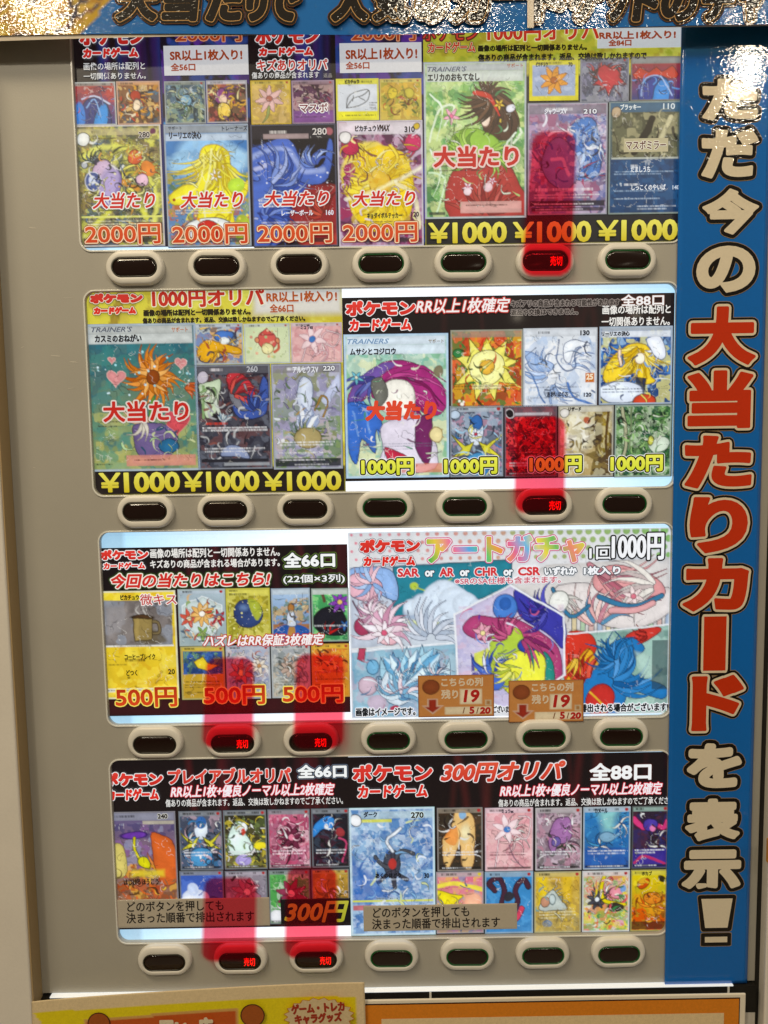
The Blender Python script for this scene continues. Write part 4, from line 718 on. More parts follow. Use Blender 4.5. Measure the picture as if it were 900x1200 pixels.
small('リーリエの決心', (705, 388, 738, 394), tg, '18181c', r=.3)
b = (527, 475, 590, 559); art(b, 75, '707888', '586878').mott(['c08ca0', '303440', 'a8b8c8'], 7, .8).e(.5, .36, .14, .2, 'dce4ec', 0, '283858').e(.5, .24, .12, .1, '3868a8', 0, '182848').p([.02, .4, .3, .56, .46, .5, .36, .66, .05, .72, .24, .6], 'd8d048', '403c10').p([.98, .4, .7, .56, .54, .5, .64, .66, .95, .72, .76, .6], 'd8d048', '403c10').e(.5, .82, .26, .16, '4c8cb8', 0, '183050').flower(.5,.4,.12,6,'f0f4f8','c03848','283858').sc(26, ['a8d0e8', '182838', 'e0dc80', '3878b0'], size=.16, w=.7).head('a8b0b8').e(.1, .12, .08, .06, 'b8c8d8', 0, '303840').border('889098', 2.0, '303840').build('card_picture', b, YC, tg)
b = (591, 475, 653, 559); art(b, 76, '701c28', '401820').mott(['c82838', '2c1820', 'e04848', '901828'], 5, .95, 5).sc(60, ['e03c48', '280c14', 'f06c68', 'a81828'], (.05, .15, .95, .8), .14, .6).rect(.02, .02, .98, .16, '585058', .8).rect(.2, .1, .85, .14, 'b8b0b4').e(.1, .11, .08, .06, '181418', 0, 'd8d0d0').lines(.6, 3, '181014').foot('c8b8b8', .8, 2, '201014').border('685860', 2.0, '201c24').build('card_picture', b, YC, tg)
b = (654, 475, 719, 559); art(b, 77, 'c8c0a0', 'c0a878').e(.3, .4, .3, .3, 'dcd8c8', soft=5).p([.66, .02, .98, .02, .98, .98, .6, .98, .64, .75, .5, .7, .68, .64, .66, .36, .45, .32, .66, .26], '4c3c28', '282018').p([.8, .1, .92, .1, .9, .6, .8, .7], 'b8a038', a=.8, soft=2).mott(['a08848', '6c5838', 'e0d8b0'], 8, .6).e(.52, .2, .06, .05, 'b05c40').s_([.9, .1, .86, .5, .94, .9], 1.6, '584020').sc(14, ['382c1c', 'c8b878', '8c7840'], size=.14, w=.7).rect(.03, .01, .97, .09, 'c8c4b4', .8).e(.12, .1, .09, .065, 'd8d4cc', 0, '504840').lines(.58, 1, '302820', .45, .65, th=1).border('a8a494', 2.0, '606058').build('card_picture', b, YC, tg)
small('リザード', (666, 477, 681, 482), tg, '28201c', r=.3)
b = (720, 474, 787, 559); art(b, 78, '24442c', '1c3c28').mott(['3c6c3c', '142c1c', '88b070', '305848', 'c0d0b0'], 7, .9, 4).mott(['5c9048', '102018'], 4, .7, 4).s_([.14, .05, .2, .5, .12, .95], 2.0, 'a8a888', '303828').s_([.3, .05, .26, .6], 1.2, '70805c').p([.6, .55, .8, .45, .96, .5, .9, .62, .7, .66], 'c8d4c0', '304838', True).sc(24, ['98c078', '0c1c14', 'd8e0c8', '48783c'], size=.12, w=.8).e(.64, .5, .05, .07, 'd0d060', 0, '384018').lines(.7, 2, 'b8c8b8', .3, .9).border('90a094', 2.0, '283830').build('card_picture', b, YC, tg)
for bb in ((421, 535, 487, 559), (518, 534, 585, 558), (618, 532, 684, 556), (713, 531, 779, 555)): price('1000円', bb, tg, 'k')

# ----- row 3, left
th = sheet((116, 640, 409, 837), 'dark poster with red slanted headline over small cards and glowing 500 yen prices', 8, lambda a: (band_streaks(['5c1c24', '481820', '6c2028'], 12, 12)(a), a.rect(0, .9, 1, 1, '3c1418', .8)))
logo(116, 643, 175, 668, 657, th, m2=(4, 4), shrink=.25)
small('画像の場所は配列と一切関係ありません。', (176, 642, 328, 653), th, r=.25); small('キズありの商品が含まれる場合があります。', (176, 655, 328, 665), th, r=.25)
text('今回の当たりはこちら!', (127, 668, 320, 691), [(3.6, '2c4018'), (2.0, 'f4e8d8'), (.7, 'd02c24')], th, YT, shear=.22)
text('全66口', (330, 645, 395, 667), [(3.0, '587030'), (2.1, '10140c'), (.8, 'f8f8f4')], th, YT)
text('(22個×3列)', (330, 671, 406, 686), [(2.2, '485c28'), (1.4, '10140c'), (.25, 'f4f4f0')], th, YT)
b = (119, 692, 208, 819); art(b, 81, 'e0c840', 'd8b438').mott(['ecd860', 'd0a030', 'f0d850'], 12, .7).rect(.05, .09, .94, .505, '78706c').mott(['8c8884', '5c5450', '98a0ac'], 12, .7, 2, (.05, .09, .94, .5)).p([.06, .14, .4, .12, .36, .34, .12, .46, .06, .48], '8c8480', a=.7, soft=3).p([.45, .4, .6, .34, .8, .4, .86, .48, .5, .49], '584c34', a=.8, sm=True, soft=2).s_([.66,.28,.76,.29,.76,.38,.66,.39],1.8,'786848','382c1c').p([.42,.24,.68,.24,.66,.46,.45,.46],'8c7848','382c1c').e(.55,.245,.13,.018,'4c3420',0,'281c10').p([.44,.26,.5,.26,.51,.45,.46,.45],'b0985c',a=.6).tp([.52,.22,.48,.18,.54,.13],1.2,.3,'c8c4bc',None,.7).tp([.6,.22,.57,.17,.62,.12],1.2,.3,'c8c4bc',None,.7).rect(.04, .5, .95, .515, 'e4e0d8').lines(.508, 1, '605c50', .2, .8, th=.4).lines(.64, 1, '28200c', .3, .6, th=1.2).lines(.68, 1, '705c20', .08, .5).lines(.8, 1, '28200c', .32, .48, th=1.2).lines(.8, 1, '28200c', .84, .92, th=1.2).rect(.04, .9, .95, .935, 'e0dcc8').lines(.918, 1, '38301c', .06, .8).border('e0d8b0', 2.2, '9c9c90').build('card_picture', b, YC, th)
small('ピカチュウ', (141, 697, 163, 703), th, '20180c', r=.3)
text('微キス', (163, 695, 208, 710), [(1.2, 'f4e8e0'), (.15, 'c0342c')], th, YT-.0006)
b = (209, 690, 265, 757); art(b, 82, 'a8b8c0', '98a8a8').p([.08, .3, .5, .12, .92, .3, .92, .6, .5, .96, .08, .6], 'c0ccc8', 'e8ecec').flower(.22,.5,.2,6,'c85848','f0d0a0','703028').flower(.84,.52,.16,6,'a83038','e8c080','601820').flower(.5,.78,.16,5,'88a858','e0e8a0','384820').flower(.5,.44,.24,9,'e0b068','f4ece0','70502c').sc(24, ['c84c3c', 'e8e0c8', '88a058', '607890', 'd8b078'], (.1, .2, .9, .9), .14, .8).head('b0bcc4').border('a8b4b0', 2.0, '6c7c78').lines(.84, 1, '303840').rect(.4, .9, .75, .93, '202830', .8).build('card_picture', b, YC, th)
b = (265, 689, 317, 754)
A = art(b, 83, 'a89c38', '9c9838').mott(['c8b848', '807828', 'd8d070'], 8, .8).tuft(.5,.5,.32,0,360,12,2,['c85848','e8dcc4','88a058'],'503028',.5,.04)
for an in range(0, 360, 30): A.s_([.5, .45, .5+.55*math.cos(R(an)), .45+.5*math.sin(R(an))], .7, 'e0d878', a=.5)
A.e(.5, .46, .33, .27, '30406c', 0, '181c2c').p([.5, .2, .7, .22, .82, .42, .7, .6, .6, .5], 'a8b038', a=.9, sm=True).e(.4, .36, .1, .06, '6078a0', soft=2).dots(20, ['f0e8a0'], r=1).rect(.03, .02, .97, .14, 'd0c860').lines(.05, 1, '302c10', .08, .5).lines(.11, 1, '302c10', .08, .6, th=.9).border('c0b850', 2.2, '8c8838').build('card_picture', b, YC, th)
b = (318, 689, 364, 753); art(b, 84, 'a8c0d8', '4c6ca0').mott(['b89c68', '5c7860', 'c8a878'], 6, .9, 3, (0, .2, 1, .6)).rect(0, .66, 1, .76, '9c6c48').e(.5, .86, .5, .2, '2c5498').e(.5, .86, .1, .2, 'b88848').e(.5, .36, .08, .08, 'b07840', 0, '503018').p([.42, .44, .58, .44, .62, .68, .4, .68], 'd0d8e4', '505c70', True).sc(20, ['604c38', 'd8c8a0', '304c60', 'b87c48'], (.05, .2, .95, .65), .14, .6).rect(.03, .02, .97, .12, 'b8c4cc').border('a0acb4', 1.8, '485868').build('card_picture', b, YC, th)
b = (365, 689, 409, 752); art(b, 85, '58b068', '3c7c50').mott(['78c880', '388850', 'a0dc90'], 7, .7).p([.02, .6, .3, .38, .7, .36, .92, .6, .9, .85, .3, .85], '1c1c24', '0c0c10', True).flower(.76,.27,.26,7,'8444a8','e0c070','301040').tuft(.45,.85,.4,200,330,9,2.2,['1c1c24','303440','b82828'],'0c0c10',.3,.04).flower(.88,.7,.14,5,'3c70b0','b8d0e8','182848').s_([.3, .1, .36, .25], 1.6, '604838').rect(.03, .02, .97, .12, 'b8c0b8').lines(.7, 1, 'e8e8e8').border('98a498', 1.8, '405048').build('card_picture', b, YC, th)
b = (212, 757, 264, 820); art(b, 86, 'd0a83c', 'b89438').rect(.06, .1, .95, .52, '305088').mott(['4c70b0', '78a050', '203058'], 6, .8, 3, (.06, .1, .95, .52)).p([.3, .3, .5, .18, .6, .3, .85, .36, .6, .46, .4, .42], 'e0c840', '504010').lines(.66, 1, '28200c').lines(.72, 2, '705820').lines(.86, 1, '28200c').head('c8b450').border('b0a468', 2.0, '585c40').build('card_picture', b, YC, th)
b = (265, 756, 317, 819); art(b, 87, 'a8b0c0', '9898a8').mott(['c0a898', '7884a0', 'd0ccc8'], 6, .8).tuft(.45,.5,.36,0,360,12,1.8,['b06860','e0d4c8','8088a0'],'403038',.6,.04).flower(.34,.5,.26,7,'b86860','e8c070','402830').flower(.74,.38,.18,6,'e0d4c0','b88858','605850').sc(26, ['e0dcd4', '505870', 'b07060', '98a8a0'], size=.16, w=.7).head('b8bcc4').border('b0b4b8', 2.0, '707478').build('card_picture', b, YC, th)
b = (318, 755, 364, 818); art(b, 88, 'a0a4a8', 'a8a898').mott(['c8c8c0', '78807c', 'b8a890'], 6, .8).tuft(.5,.45,.36,0,360,12,1.8,['b09c88','dcd8cc','808c88'],'484440',.6,.04).flower(.48,.42,.28,8,'b8a090','70604c','504840').sc(24, ['dcdcd4', '58605c', 'b89878', '8c98a0'], size=.16, w=.7).head('b8bcb8').lines(.7, 2, '404440').border('b0b4b4', 2.0, '70746c').build('card_picture', b, YC, th)
b = (365, 754, 410, 817); art(b, 89, 'd8a440', 'c88c34').rect(.06, .1, .95, .54, 'c07838').mott(['e0b048', '98502c', 'd86c38'], 6, .8, 3, (.06, .1, .95, .54)).sc(14, ['502818', 'f0c860'], (.1, .14, .9, .5), .2, .7).lines(.66, 1, '402008').lines(.76, 2, '704018').head('d8b048').border('c89c48', 2.0, '705428').build('card_picture', b, YC, th)
text('ハズレはRR保証3枚確定', (237, 742, 381, 758), [(1.5, 'c04038'), (.4, 'f8f0ec')], th, YT-.0006, shear=.25)
for bb in ((134, 804, 209, 830), (237, 802, 312, 827), (330, 801, 404, 825)): price('500円', bb, th, 'r')

# ----- row 3, right : one large printed poster
b = (410, 621, 785, 839)
cx, cz, w, h, pp = box(b, YS)
ti = thing('gacha_poster', 'backlit poster with dotted header, rainbow headline and a hexagon picture between four panels', 'poster', (cx, YS, cz-h/2))
A = art(b, 90, 'dcdcdc', 'dcdcdc', step=1.15, warp=.5)
def q(*p):
    o = []
    for i in range(0, len(p), 2): o += [(p[i]-b[0])/(b[2]-b[0]), (p[i+1]-b[1])/(b[3]-b[1])]
    return o
for i, xx in enumerate(np.arange(414, 786, 11)):
    for j in range(4):
        t = (xx-410)/375; c = L('e08898')*(1-t)+L('b0b878')*t if t < .5 else L('c8a888')*(1-t)*1+L('84b468')*t
        X_, Y_ = q(xx+(5 if j % 2 else 0), 624+j*9.5); A.lay(np.hypot(A.X-X_*A.w, (A.Y-Y_*A.h))-(1.6+2.8*t*(1.1-j*.18)), c, .6)
# upper left panel: teal drape over pale rolling shapes
A.p(q(411, 661, 600, 655, 598, 685, 533, 718, 533, 747, 411, 756), 'b8c0cc')
A.p(q(462, 661, 600, 655, 600, 690, 545, 705, 500, 700, 480, 716, 466, 740, 460, 700), '2c7888', '203848')
A.p(q(411, 664, 440, 661, 462, 668, 466, 700, 440, 690, 420, 680, 411, 690), '90b0dc', '303850', True)
A.p(q(411, 672, 428, 668, 448, 680, 444, 700, 425, 700, 411, 692), 'e0b0bc', '503848', True)
A.e(*q(512, 736), .13, .13, 'c0c8d0', 0, '303c48'); A.e(*q(500, 728), .06, .03, 'd8e0a8', soft=2); A.e(*q(486, 684), .014, .02, 'b8cc50')
A.s_(q(486, 684, 505, 690, 530, 676), .8, 'a8c048'); A.e(*q(440, 722), .05, .09, 'e4d8d8', 20, '503040'); A.s_(q(430, 705, 445, 715, 452, 735), 1.2, '8c3048'); A.e(*q(426, 730), .03, .05, '9c3c58', 0, '401828'); A.s_(q(414, 700, 424, 720, 436, 745), 1.0, '604858'); A.e(*q(455, 745), .03, .035, 'e8b8c0', 0, '503040')
# upper right panel: pink ribbons over pale striped arches
A.p(q(598, 685, 640, 662, 785, 655, 785, 733, 663, 742, 660, 722), 'ccc8c4')
for i in range(12): A.p(q(670+i*10, 700+(i % 3)*6, 676+i*10, 700, 676+i*10, 740, 670+i*10, 740), ['d8c8a0', 'b0c8a8', 'd0b0a8', 'a8b8cc'][i % 4], '505860')
A.p(q(650, 690, 690, 684, 740, 700, 782, 690, 784, 720, 740, 738, 690, 726), 'd8d0cc', '585058', True)
A.p(q(700, 668, 730, 664, 770, 680, 778, 700, 750, 704, 716, 700, 696, 688), 'd89898', '60343c', True)
A.tuft(*q(700, 672), .2, 0, 60, 13, 3.2, ['d89898', 'e8b4b0', 'c07888', 'b86878'], '60343c', -.3, .01); A.tuft(*q(770, 690), .16, 140, 230, 11, 4.2, ['d8d0c8', 'ece6dc', 'c8b8b4'], '585058', -.4, .02); A.tuft(*q(700, 735), .14, 200, 330, 11, 3.6, ['e4b0ac', 'f0d0c8', '5c90b0', 'c88894'], '50343c', .4, .02); A.flower(*q(742, 700), .03, 6, 'f4e0dc', 'd87888', '60343c'); A.tuft(*q(655, 700), .08, -20, 60, 7, 2.6, ['e8e4dc', 'd0ccc4'], '504848', .3, .01); A.s_(q(702, 700, 740, 712, 775, 700), 3.0, '3c789c', '203848'); A.s_(q(648, 690, 668, 722, 690, 710), 2.2, '3c789c', '203848'); A.s_(q(716, 716, 745, 716, 765, 708), 3.6, 'e0a8a8', '60343c'); A.s_(q(690, 662, 712, 678), 3, 'c08088', '60343c')
A.e(*q(655, 705), .03, .06, 'e8e8e0', 20, '485048')
# lower left panel: crystals and shell
A.p(q(411, 758, 533, 749, 536, 800, 560, 838, 412, 838), '90b4c4')
A.mott(['b8ccd4', '5c98b8', 'c0a8b8', '78a4b8'], 12, .6, 3, (0, .63, .33, 1))
A.p(q(411, 758, 533, 749, 533, 752, 411, 761), 'e8ecf0')
for i, (x, y) in enumerate([(450, 775), (462, 768), (476, 762), (492, 760), (508, 768), (520, 778)]): A.p(q(x-7, y+18, x+(i-2)*2, y-8, x+8, y+18), ['a8d0e0', '5c98c0', 'c8e0e8'][i % 3], '304c68')
A.e(*q(466, 800), .055, .11, 'd4e0e8', 10, '34506c'); A.e(*q(474, 800), .04, .085, '5c88b0', 10, '34506c'); A.s_(q(455, 800, 475, 806, 492, 796), 3, 'd8a0a8', '503848'); A.e(*q(505, 790), .035, .06, 'e8d8dc', 0, '503848'); A.e(*q(512, 786), .018, .03, '2c5888', 0, '182840')
A.e(*q(436, 778), .02, .04, '78b0d0', 0, '285070'); A.p(q(420, 756, 428, 756, 426, 772, 418, 768), 'b84860', '602030'); A.e(*q(430, 800), .03, .05, 'c8b0bc', 0, '7c6070'); A.e(*q(440, 820), .03, .04, 'c0b0c0'); A.e(*q(462, 828), .018, .018, 'a83c50')
A.crystals(*q(480, 800), .13, 11, ['b0d8e8', '6ca8cc', 'd8ecf4', '4880a8']); A.tuft(*q(470, 812), .09, 150, 380, 14, 3.4, ['d8e8f0', '7cacc8', 'e8d8dc', '9cc4dc'], '34506c', .6, .01); A.tuft(*q(510, 790), .06, 0, 360, 14, 1.8, ['d8e8f0', '7cacc8', 'e8d8dc'], '34506c', .5, .01); A.cloud(*q(520, 712), .1, 'd0dce8', 'a8b8cc', 7); A.tuft(*q(436, 680), .08, 20, 300, 12, 3.4, ['90b0dc', 'b0c8e8', 'e0b0bc', 'f0ccd4'], '303850', .4, .01); A.tuft(*q(450, 735), .11, 150, 400, 15, 5.0, ['ecd4dc', 'd8a8bc', 'f4ecf0', 'c890a8'], '503848', .35, .015); A.flower(*q(450, 738), .035, 7, 'f4e8ec', 'd8607c', '603040'); A.tuft(*q(505, 745), .12, 180, 360, 13, 4.0, ['c8d0dc', 'e0e4ec', 'b0bccc'], '38445c', .4, .02); A.tuft(*q(436, 715), .055, 100, 330, 12, 2.6, ['e4c8d4', 'c898b0', 'f0e4e8'], '503848', .5, .01); A.sc(26, ['e8f0f4', '3c6c90', '6ca8c8', 'b890a0'], (.01, .65, .32, .95), .04, .6)
# lower right panel: red and blue swoops over green scenery
A.p(q(663, 744, 785, 735, 785, 838, 600, 838, 662, 790), '98b8ac')
A.mott(['b8ccc0', '6c9888', '50706c'], 14, .6, 3, (.68, .55, 1, 1))
A.p(q(663, 744, 690, 742, 700, 760, 690, 780, 700, 800, 663, 800), 'c83c30', '501818', True)
A.p(q(668, 790, 690, 760, 704, 790, 690, 812, 664, 806), 'e0a838', '6c4818', True); A.p(q(735, 745, 765, 736, 775, 742, 745, 760, 728, 770), 'c84038', '501818', True)
A.p(q(700, 782, 716, 756, 740, 748, 756, 762, 740, 776, 742, 792, 780, 806, 778, 822, 740, 812, 724, 838, 672, 838, 674, 806), '2c74b0', '14304c', True)
A.tuft(*q(715, 800), .16, -80, 40, 13, 4.6, ['2c74b0', '5c9cd4', '1c5890', '3c84c0'], '14304c', -.6, .02); A.tuft(*q(690, 800), .1, 180, 290, 9, 4, ['c83c30', 'e05c48', '982820'], '401014', .4, .02); A.tuft(*q(722, 776), .09, 120, 300, 14, 2.8, ['2c74b0', '4c90cc', '1c5890'], '14304c', .5, .01); A.tuft(*q(676, 770), .07, 60, 130, 7, 3, ['e0a838', 'c83c30', 'e8c050'], '501818', .2, .01); A.tuft(*q(760, 745), .05, 120, 220, 7, 2.6, ['c84038', '982c28'], '401014', .2, .01); A.e(*q(704, 822), .045, .09, 'b83430', 20, '401418'); A.s_(q(692, 812, 706, 826, 710, 836), 1.2, 'e0b040')
A.p(q(744, 764, 765, 770, 768, 800, 752, 792), 'b0ccc0', a=.7, soft=2); A.rect(*q(765, 752, 785, 810), '283c44', .7)
A.s_(q(705, 750, 716, 764), 1.0, '1c5888'); A.s_(q(698, 768, 706, 776), 1.4, '1c5888')
A.s_(q(663, 743, 785, 734), .9, 'eceef0')
# hexagon
A.p(q(533, 718, 598, 685, 661, 722, 662, 791, 600, 836, 536, 800), 'c0b8d0', 'f4f4f8')
A.mott(['a8a8d0', 'd8b0c0', 'e0dce8'], 9, .5, 3, (.33, .4, .67, .9))
A.p(q(604, 690, 625, 700, 660, 722, 661, 760, 645, 745, 630, 735, 610, 722, 604, 705), '3c3c98', '201c50', True); A.e(*q(592, 710), .038, .07, '4c7cc4', 0, '243c70'); A.e(*q(592, 706), .02, .035, '3460a8')
A.p(q(542, 735, 555, 720, 580, 722, 604, 724, 630, 738, 655, 760, 658, 796, 640, 800, 636, 770, 600, 750, 560, 748), 'a84470', '501838', True)
A.p(q(636, 764, 648, 776, 650, 800, 638, 804), '2c8478', '143c38', True)
A.p(q(580, 740, 604, 734, 614, 748, 606, 770, 582, 782, 572, 764), 'a8c048', '485820', True); A.p(q(596, 768, 634, 762, 638, 800, 620, 818, 590, 806), 'e0e050', '706c20', True)
A.p(q(552, 770, 566, 760, 580, 780, 574, 800, 552, 794), '3c3c90', a=.9); A.p(q(555, 764, 575, 756, 572, 776, 556, 786), 'd8dc58', a=.9); A.e(*q(566, 738), .02, .035, 'e09aa8', 0, '703448'); A.e(*q(618, 756), .03, .04, '3448a0', 0, '181c50'); A.e(*q(580, 800), .03, .04, '4c6cc0', 0, '203070')
A.tuft(*q(640, 715), .09, 90, 250, 11, 3.4, ['3c3c98', '5858b8', '2c2c78'], '181848', .5, .01); A.tuft(*q(575, 790), .09, 200, 330, 11, 3.6, ['4c6cc0', '3448a0', 'b0c048', 'e8e8f4'], '202858', .4, .01); A.tuft(*q(596, 745), .075, 150, 300, 12, 3.0, ['a84470', 'c86088', '8c305c'], '401830', .5, .01); A.tuft(*q(610, 745), .11, 10, 70, 9, 3.6, ['a84470', '802c60', 'c85c88', '2c8478'], '401830', .2, .02); A.tuft(*q(600, 785), .07, 40, 200, 10, 3.4, ['e0e050', 'b0c048', 'f0f080'], '606820', .3, .01); A.flower(*q(566, 740), .03, 6, 'e8a8b8', 'f0e0a0'); A.sc(20, ['e8e8f4', '50349c', 'd86890', '5c88d0'], (.36, .35, .64, .85), .035, .7)
for a_, b_ in (((533, 718), (598, 685)), ((598, 685), (661, 722)), ((661, 722), (662, 791)), ((662, 791), (600, 836)), ((533, 718), (536, 800)), ((536, 800), (600, 836))): A.s_(q(*a_, *b_), 1.1, 'f0f2f4')
A.rect(*q(411, 838.2, 785, 839), 'f0f0f0')
A.finish(.45); A.border('e8ecee', 1.2); A.build('printed_sheet', b, YS, ti)
logo(420, 630, 494, 665, 649, ti, edge='e8e4e4', out='404448', m2=(4, 6))
text('アートガチャ', (498, 625, 687, 662), [(3.4, 'd04878'), (2.4, 'f8f0f0'), (1.6, 'f0d840')], ti, YT, percol=['58b850', 'e8c840', 'f07898', '58a8e0', '6cc868', 'f0a040', 'e86890', '68b8e0', 'f0d848', '70c060', 'f08870', 'd8d048'])
text('1回', (689, 639, 718, 657), [(1.9, '181818'), (.4, 'f8f8f8')], ti, YT); text('1000円', (715, 623, 780, 658), [(2.6, '181818'), (.9, 'f8f8f8')], ti, YT-.0006)
xs = [(465, 492, 'SAR', 1), (497, 510, 'or', 0), (514, 533, 'AR', 1), (538, 551, 'or', 0), (555, 584, 'CHR', 1), (589, 602, 'or', 0), (606, 634, 'CSR', 1), (637, 677, 'いずれか', 0), (683, 728, '1枚入り', 0)]
for x0, x1, tx, rd in xs:
    s_ = (x0-465)/263*3
    text(tx, (x0, 665-s_ if tx != 'or' else 668-s_, x1, 677-s_), [(1.5, 'f4ecec' if rd else '384850'), (.6, 'd8383c' if rd else 'f8f8f8')], ti, YT)
text('※SRのSA仕様も含まれます。', (532, 675, 658, 685), [(1.1, 'f4ecec'), (.2, 'd06070')], ti, YT)
text('画像はイメージです。', (416, 828, 488, 840), [(1.4, 'f0f0f0'), (.4, '181c20')], ti, YT)
text('排出される場合がございます!', (679, 823, 784, 835), [(1.4, 'f0f0f0'), (.4, '181c20')], ti, YT)
text('ございま', (577, 826, 597, 836), [(1.2, 'f0f0f0'), (.3, '181c20')], ti, YT)

# ----- row 4, left
tj = sheet((128, 889, 410, 1087), 'dark poster at the lower left with red headline above ten small cards', 9, band_streaks(['601820', '481820', '701c20'], 14, 12))
logo(120, 904, 192, 939, 922, tj, m2=(4, 5))
text('プレイアブルオリパ', (196, 899, 342, 919), [(1.7, 'f4e8e4'), (.9, 'd83428')], tj, YT, vgrad=('e85040', 'c82c20'))
text('全66口', (347, 894, 408, 913), [(2.4, '687484'), (1.7, '101014'), (.8, 'f8f8f4')], tj, YT)
text('RR以上1枚+優良ノーマル以上2枚確定', (199, 918, 393, 934), [(1.1, 'e03c48'), (.35, 'f8f0f0')], tj, YT, shear=.25)
small('傷ありの商品が含まれます。返品、交換は致しかねますのでご了承ください。', (194, 935, 402, 944), tj, r=.1)
b = (131, 951, 208, 1087); art(b, 91, '605880', 'a07038').mott(['8c6098', '403c68', '9898b0'], 10, .8, 3, (0, .1, 1, .5)).tuft(.75,.5,.3,200,340,8,3,['c86030','e08848','90402c'],'50201c',.2,.04).mott(['c85c28', 'e0a840', '704028', 'a83c20'], 9, .85, 3, (0, .45, 1, 1)).p([.62, .22, .8, .2, .98, .3, .98, .6, .72, .6], 'c86030', '60281c', True).p([.02, .3, .18, .28, .24, .5, .04, .56], 'c8b868', '706838', True).rect(.3, .5, .8, .56, 'e0c840', .8, 2).e(.36, .2, .2, .03, '6c3ca0', 0, '281450').s_([.36, .22, .36, .32, .44, .42, .56, .48], 1.5, 'd8cc30', '403c10').e(.5, .44, .1, .045, 'd8d030', 30, '484010').rect(.02, .01, .98, .075, '8c8c98', .9).lines(.04, 1, '202028', .05, .6, th=1.2).rect(.5, .08, .98, .11, 'c0b8a0', .8).lines(.6, 1, '28180c', .2, .7, th=1.1).lines(.7, 1, '28180c', .25, .6, th=1.1).sc(26, ['f0c850', '4c2818', 'd86830', '906040'], (.02, .5, .98, .95), .16, .8).border('807c80', 1.6).build('card_picture', b, YC, tj)
text('240', (184, 953, 197, 960), [(1, 'c8c4b8'), (.3, '241c1c')], tj, YT)
def jcard(b, seed, base, cols, shapes=None, hd='888c90', bd='707478', n=24, ink='e8e8e8', t=None, ft=True):
    a = art(b, seed, base[0], base[1]).mott(cols, 8, .7)
    for i in range(2): a.tuft(a.rng.uniform(.2, .8), a.rng.uniform(.25, .8), .34, a.rng.uniform(0, 360), a.rng.uniform(360, 560), 9, 1.7, cols+['e8e4dc'], '1c181c', .6, .03)
    if shapes: shapes(a)
    a.sc(n, cols+['181818', 'f0f0ec'], size=.15, w=.7); a.head(hd)
    if ft: a.foot(ink, .7, 2, '202020')
    a.border(bd, 1.8, '303438').build('card_picture', b, YC, t)
jcard((210, 950, 261, 1020), 92, ('585c6c', '485870'), ['c8a8b0', '283040', '3c80b0'], lambda a: a.e(.5, .3, .15, .2, 'dce4ec', 0, '283858').e(.5, .2, .12, .1, '3868a8').p([.02, .35, .3, .5, .46, .44, .36, .6, .05, .66, .24, .54], 'd8d048', '403c10').p([.98, .35, .7, .5, .54, .44, .64, .6, .95, .66, .76, .54], 'd8d048', '403c10').e(.5, .78, .26, .16, '4c8cb8', 0, '183050'), t=tj)
jcard((262, 949, 313, 1019), 93, ('28281c', '706840'), ['e0cc48', '788c50', '201c18'], lambda a: a.p([.1, .5, .25, .24, .4, .2, .5, .4, .62, .5, .68, .66, .4, .74, .15, .72], 'd8ece0', '405048', True).e(.44, .3, .1, .08, 'f0f4f0').e(.45, .38, .05, .06, 'c84838').e(.45, .84, .18, .1, 'a89ad0').e(.85, .6, .14, .06, 'f0e040'), t=tj)
jcard((314, 948, 364, 1018), 94, ('b06880', 'a85c74'), ['e8a8b8', '802c48', 'f0d0d4', 'c04868'], lambda a: a.flower(.55,.48,.3,9,'6c2840','e08098','281018').tp([.55,.6,.5,.8,.4,.95],2,1,'481828','281018'), t=tj, ink='f8e0e4')
jcard((365, 947, 410, 1017), 95, ('202028', '282028'), ['4c2838', '384858', '181820'], lambda a: a.p([.05, .3, .4, .14, .62, .2, .5, .36, .3, .34, .05, .5], '3c84c8', '102040', True).s_([.7, .5, .9, .6, .8, .9], 1.0, 'c04870').e(.75, .4, .12, .08, '98383c').e(.4, .3, .05, .04, 'f0f0f0'), t=tj, n=16)
jcard((211, 1020, 263, 1084), 96, ('3c5cb0', '5068b0'), ['5c7cc8', '3048a0'], lambda a: a.e(.35, .5, .3, .16, 'd0d8e8', 0).e(.2, .6, .25, .14, 'e8ecf4').e(.3, .35, .12, .12, 'c8d4ec').e(.8, .66, .2, .1, 'd87048'), t=tj, n=3, ft=False)
jcard((264, 1020, 314, 1084), 97, ('908890', '787080'), ['b0a8b0', '605868'], lambda a: a.flower(.5,.4,.32,8,'986472','d8b0a8','40282c').tp([.5,.5,.55,.7,.45,.95],2.4,1.4,'705068','302028'), hd='b0a8b0', t=tj, n=10)
jcard((315, 1019, 364, 1083), 98, ('58a858', '489048'), ['78c068', 'd8e0d0', '387c40'], lambda a: a.flower(.55,.45,.34,8,'8c3850','e8a8a8','301420').e(.2, .85, .2, .12, 'e8e8e8'), t=tj, n=8)
jcard((365, 1018, 410, 1082), 99, ('b89440', 'a87430'), ['c8a848', '886830', '987c38'], None, hd='c0a858', t=tj, n=12)

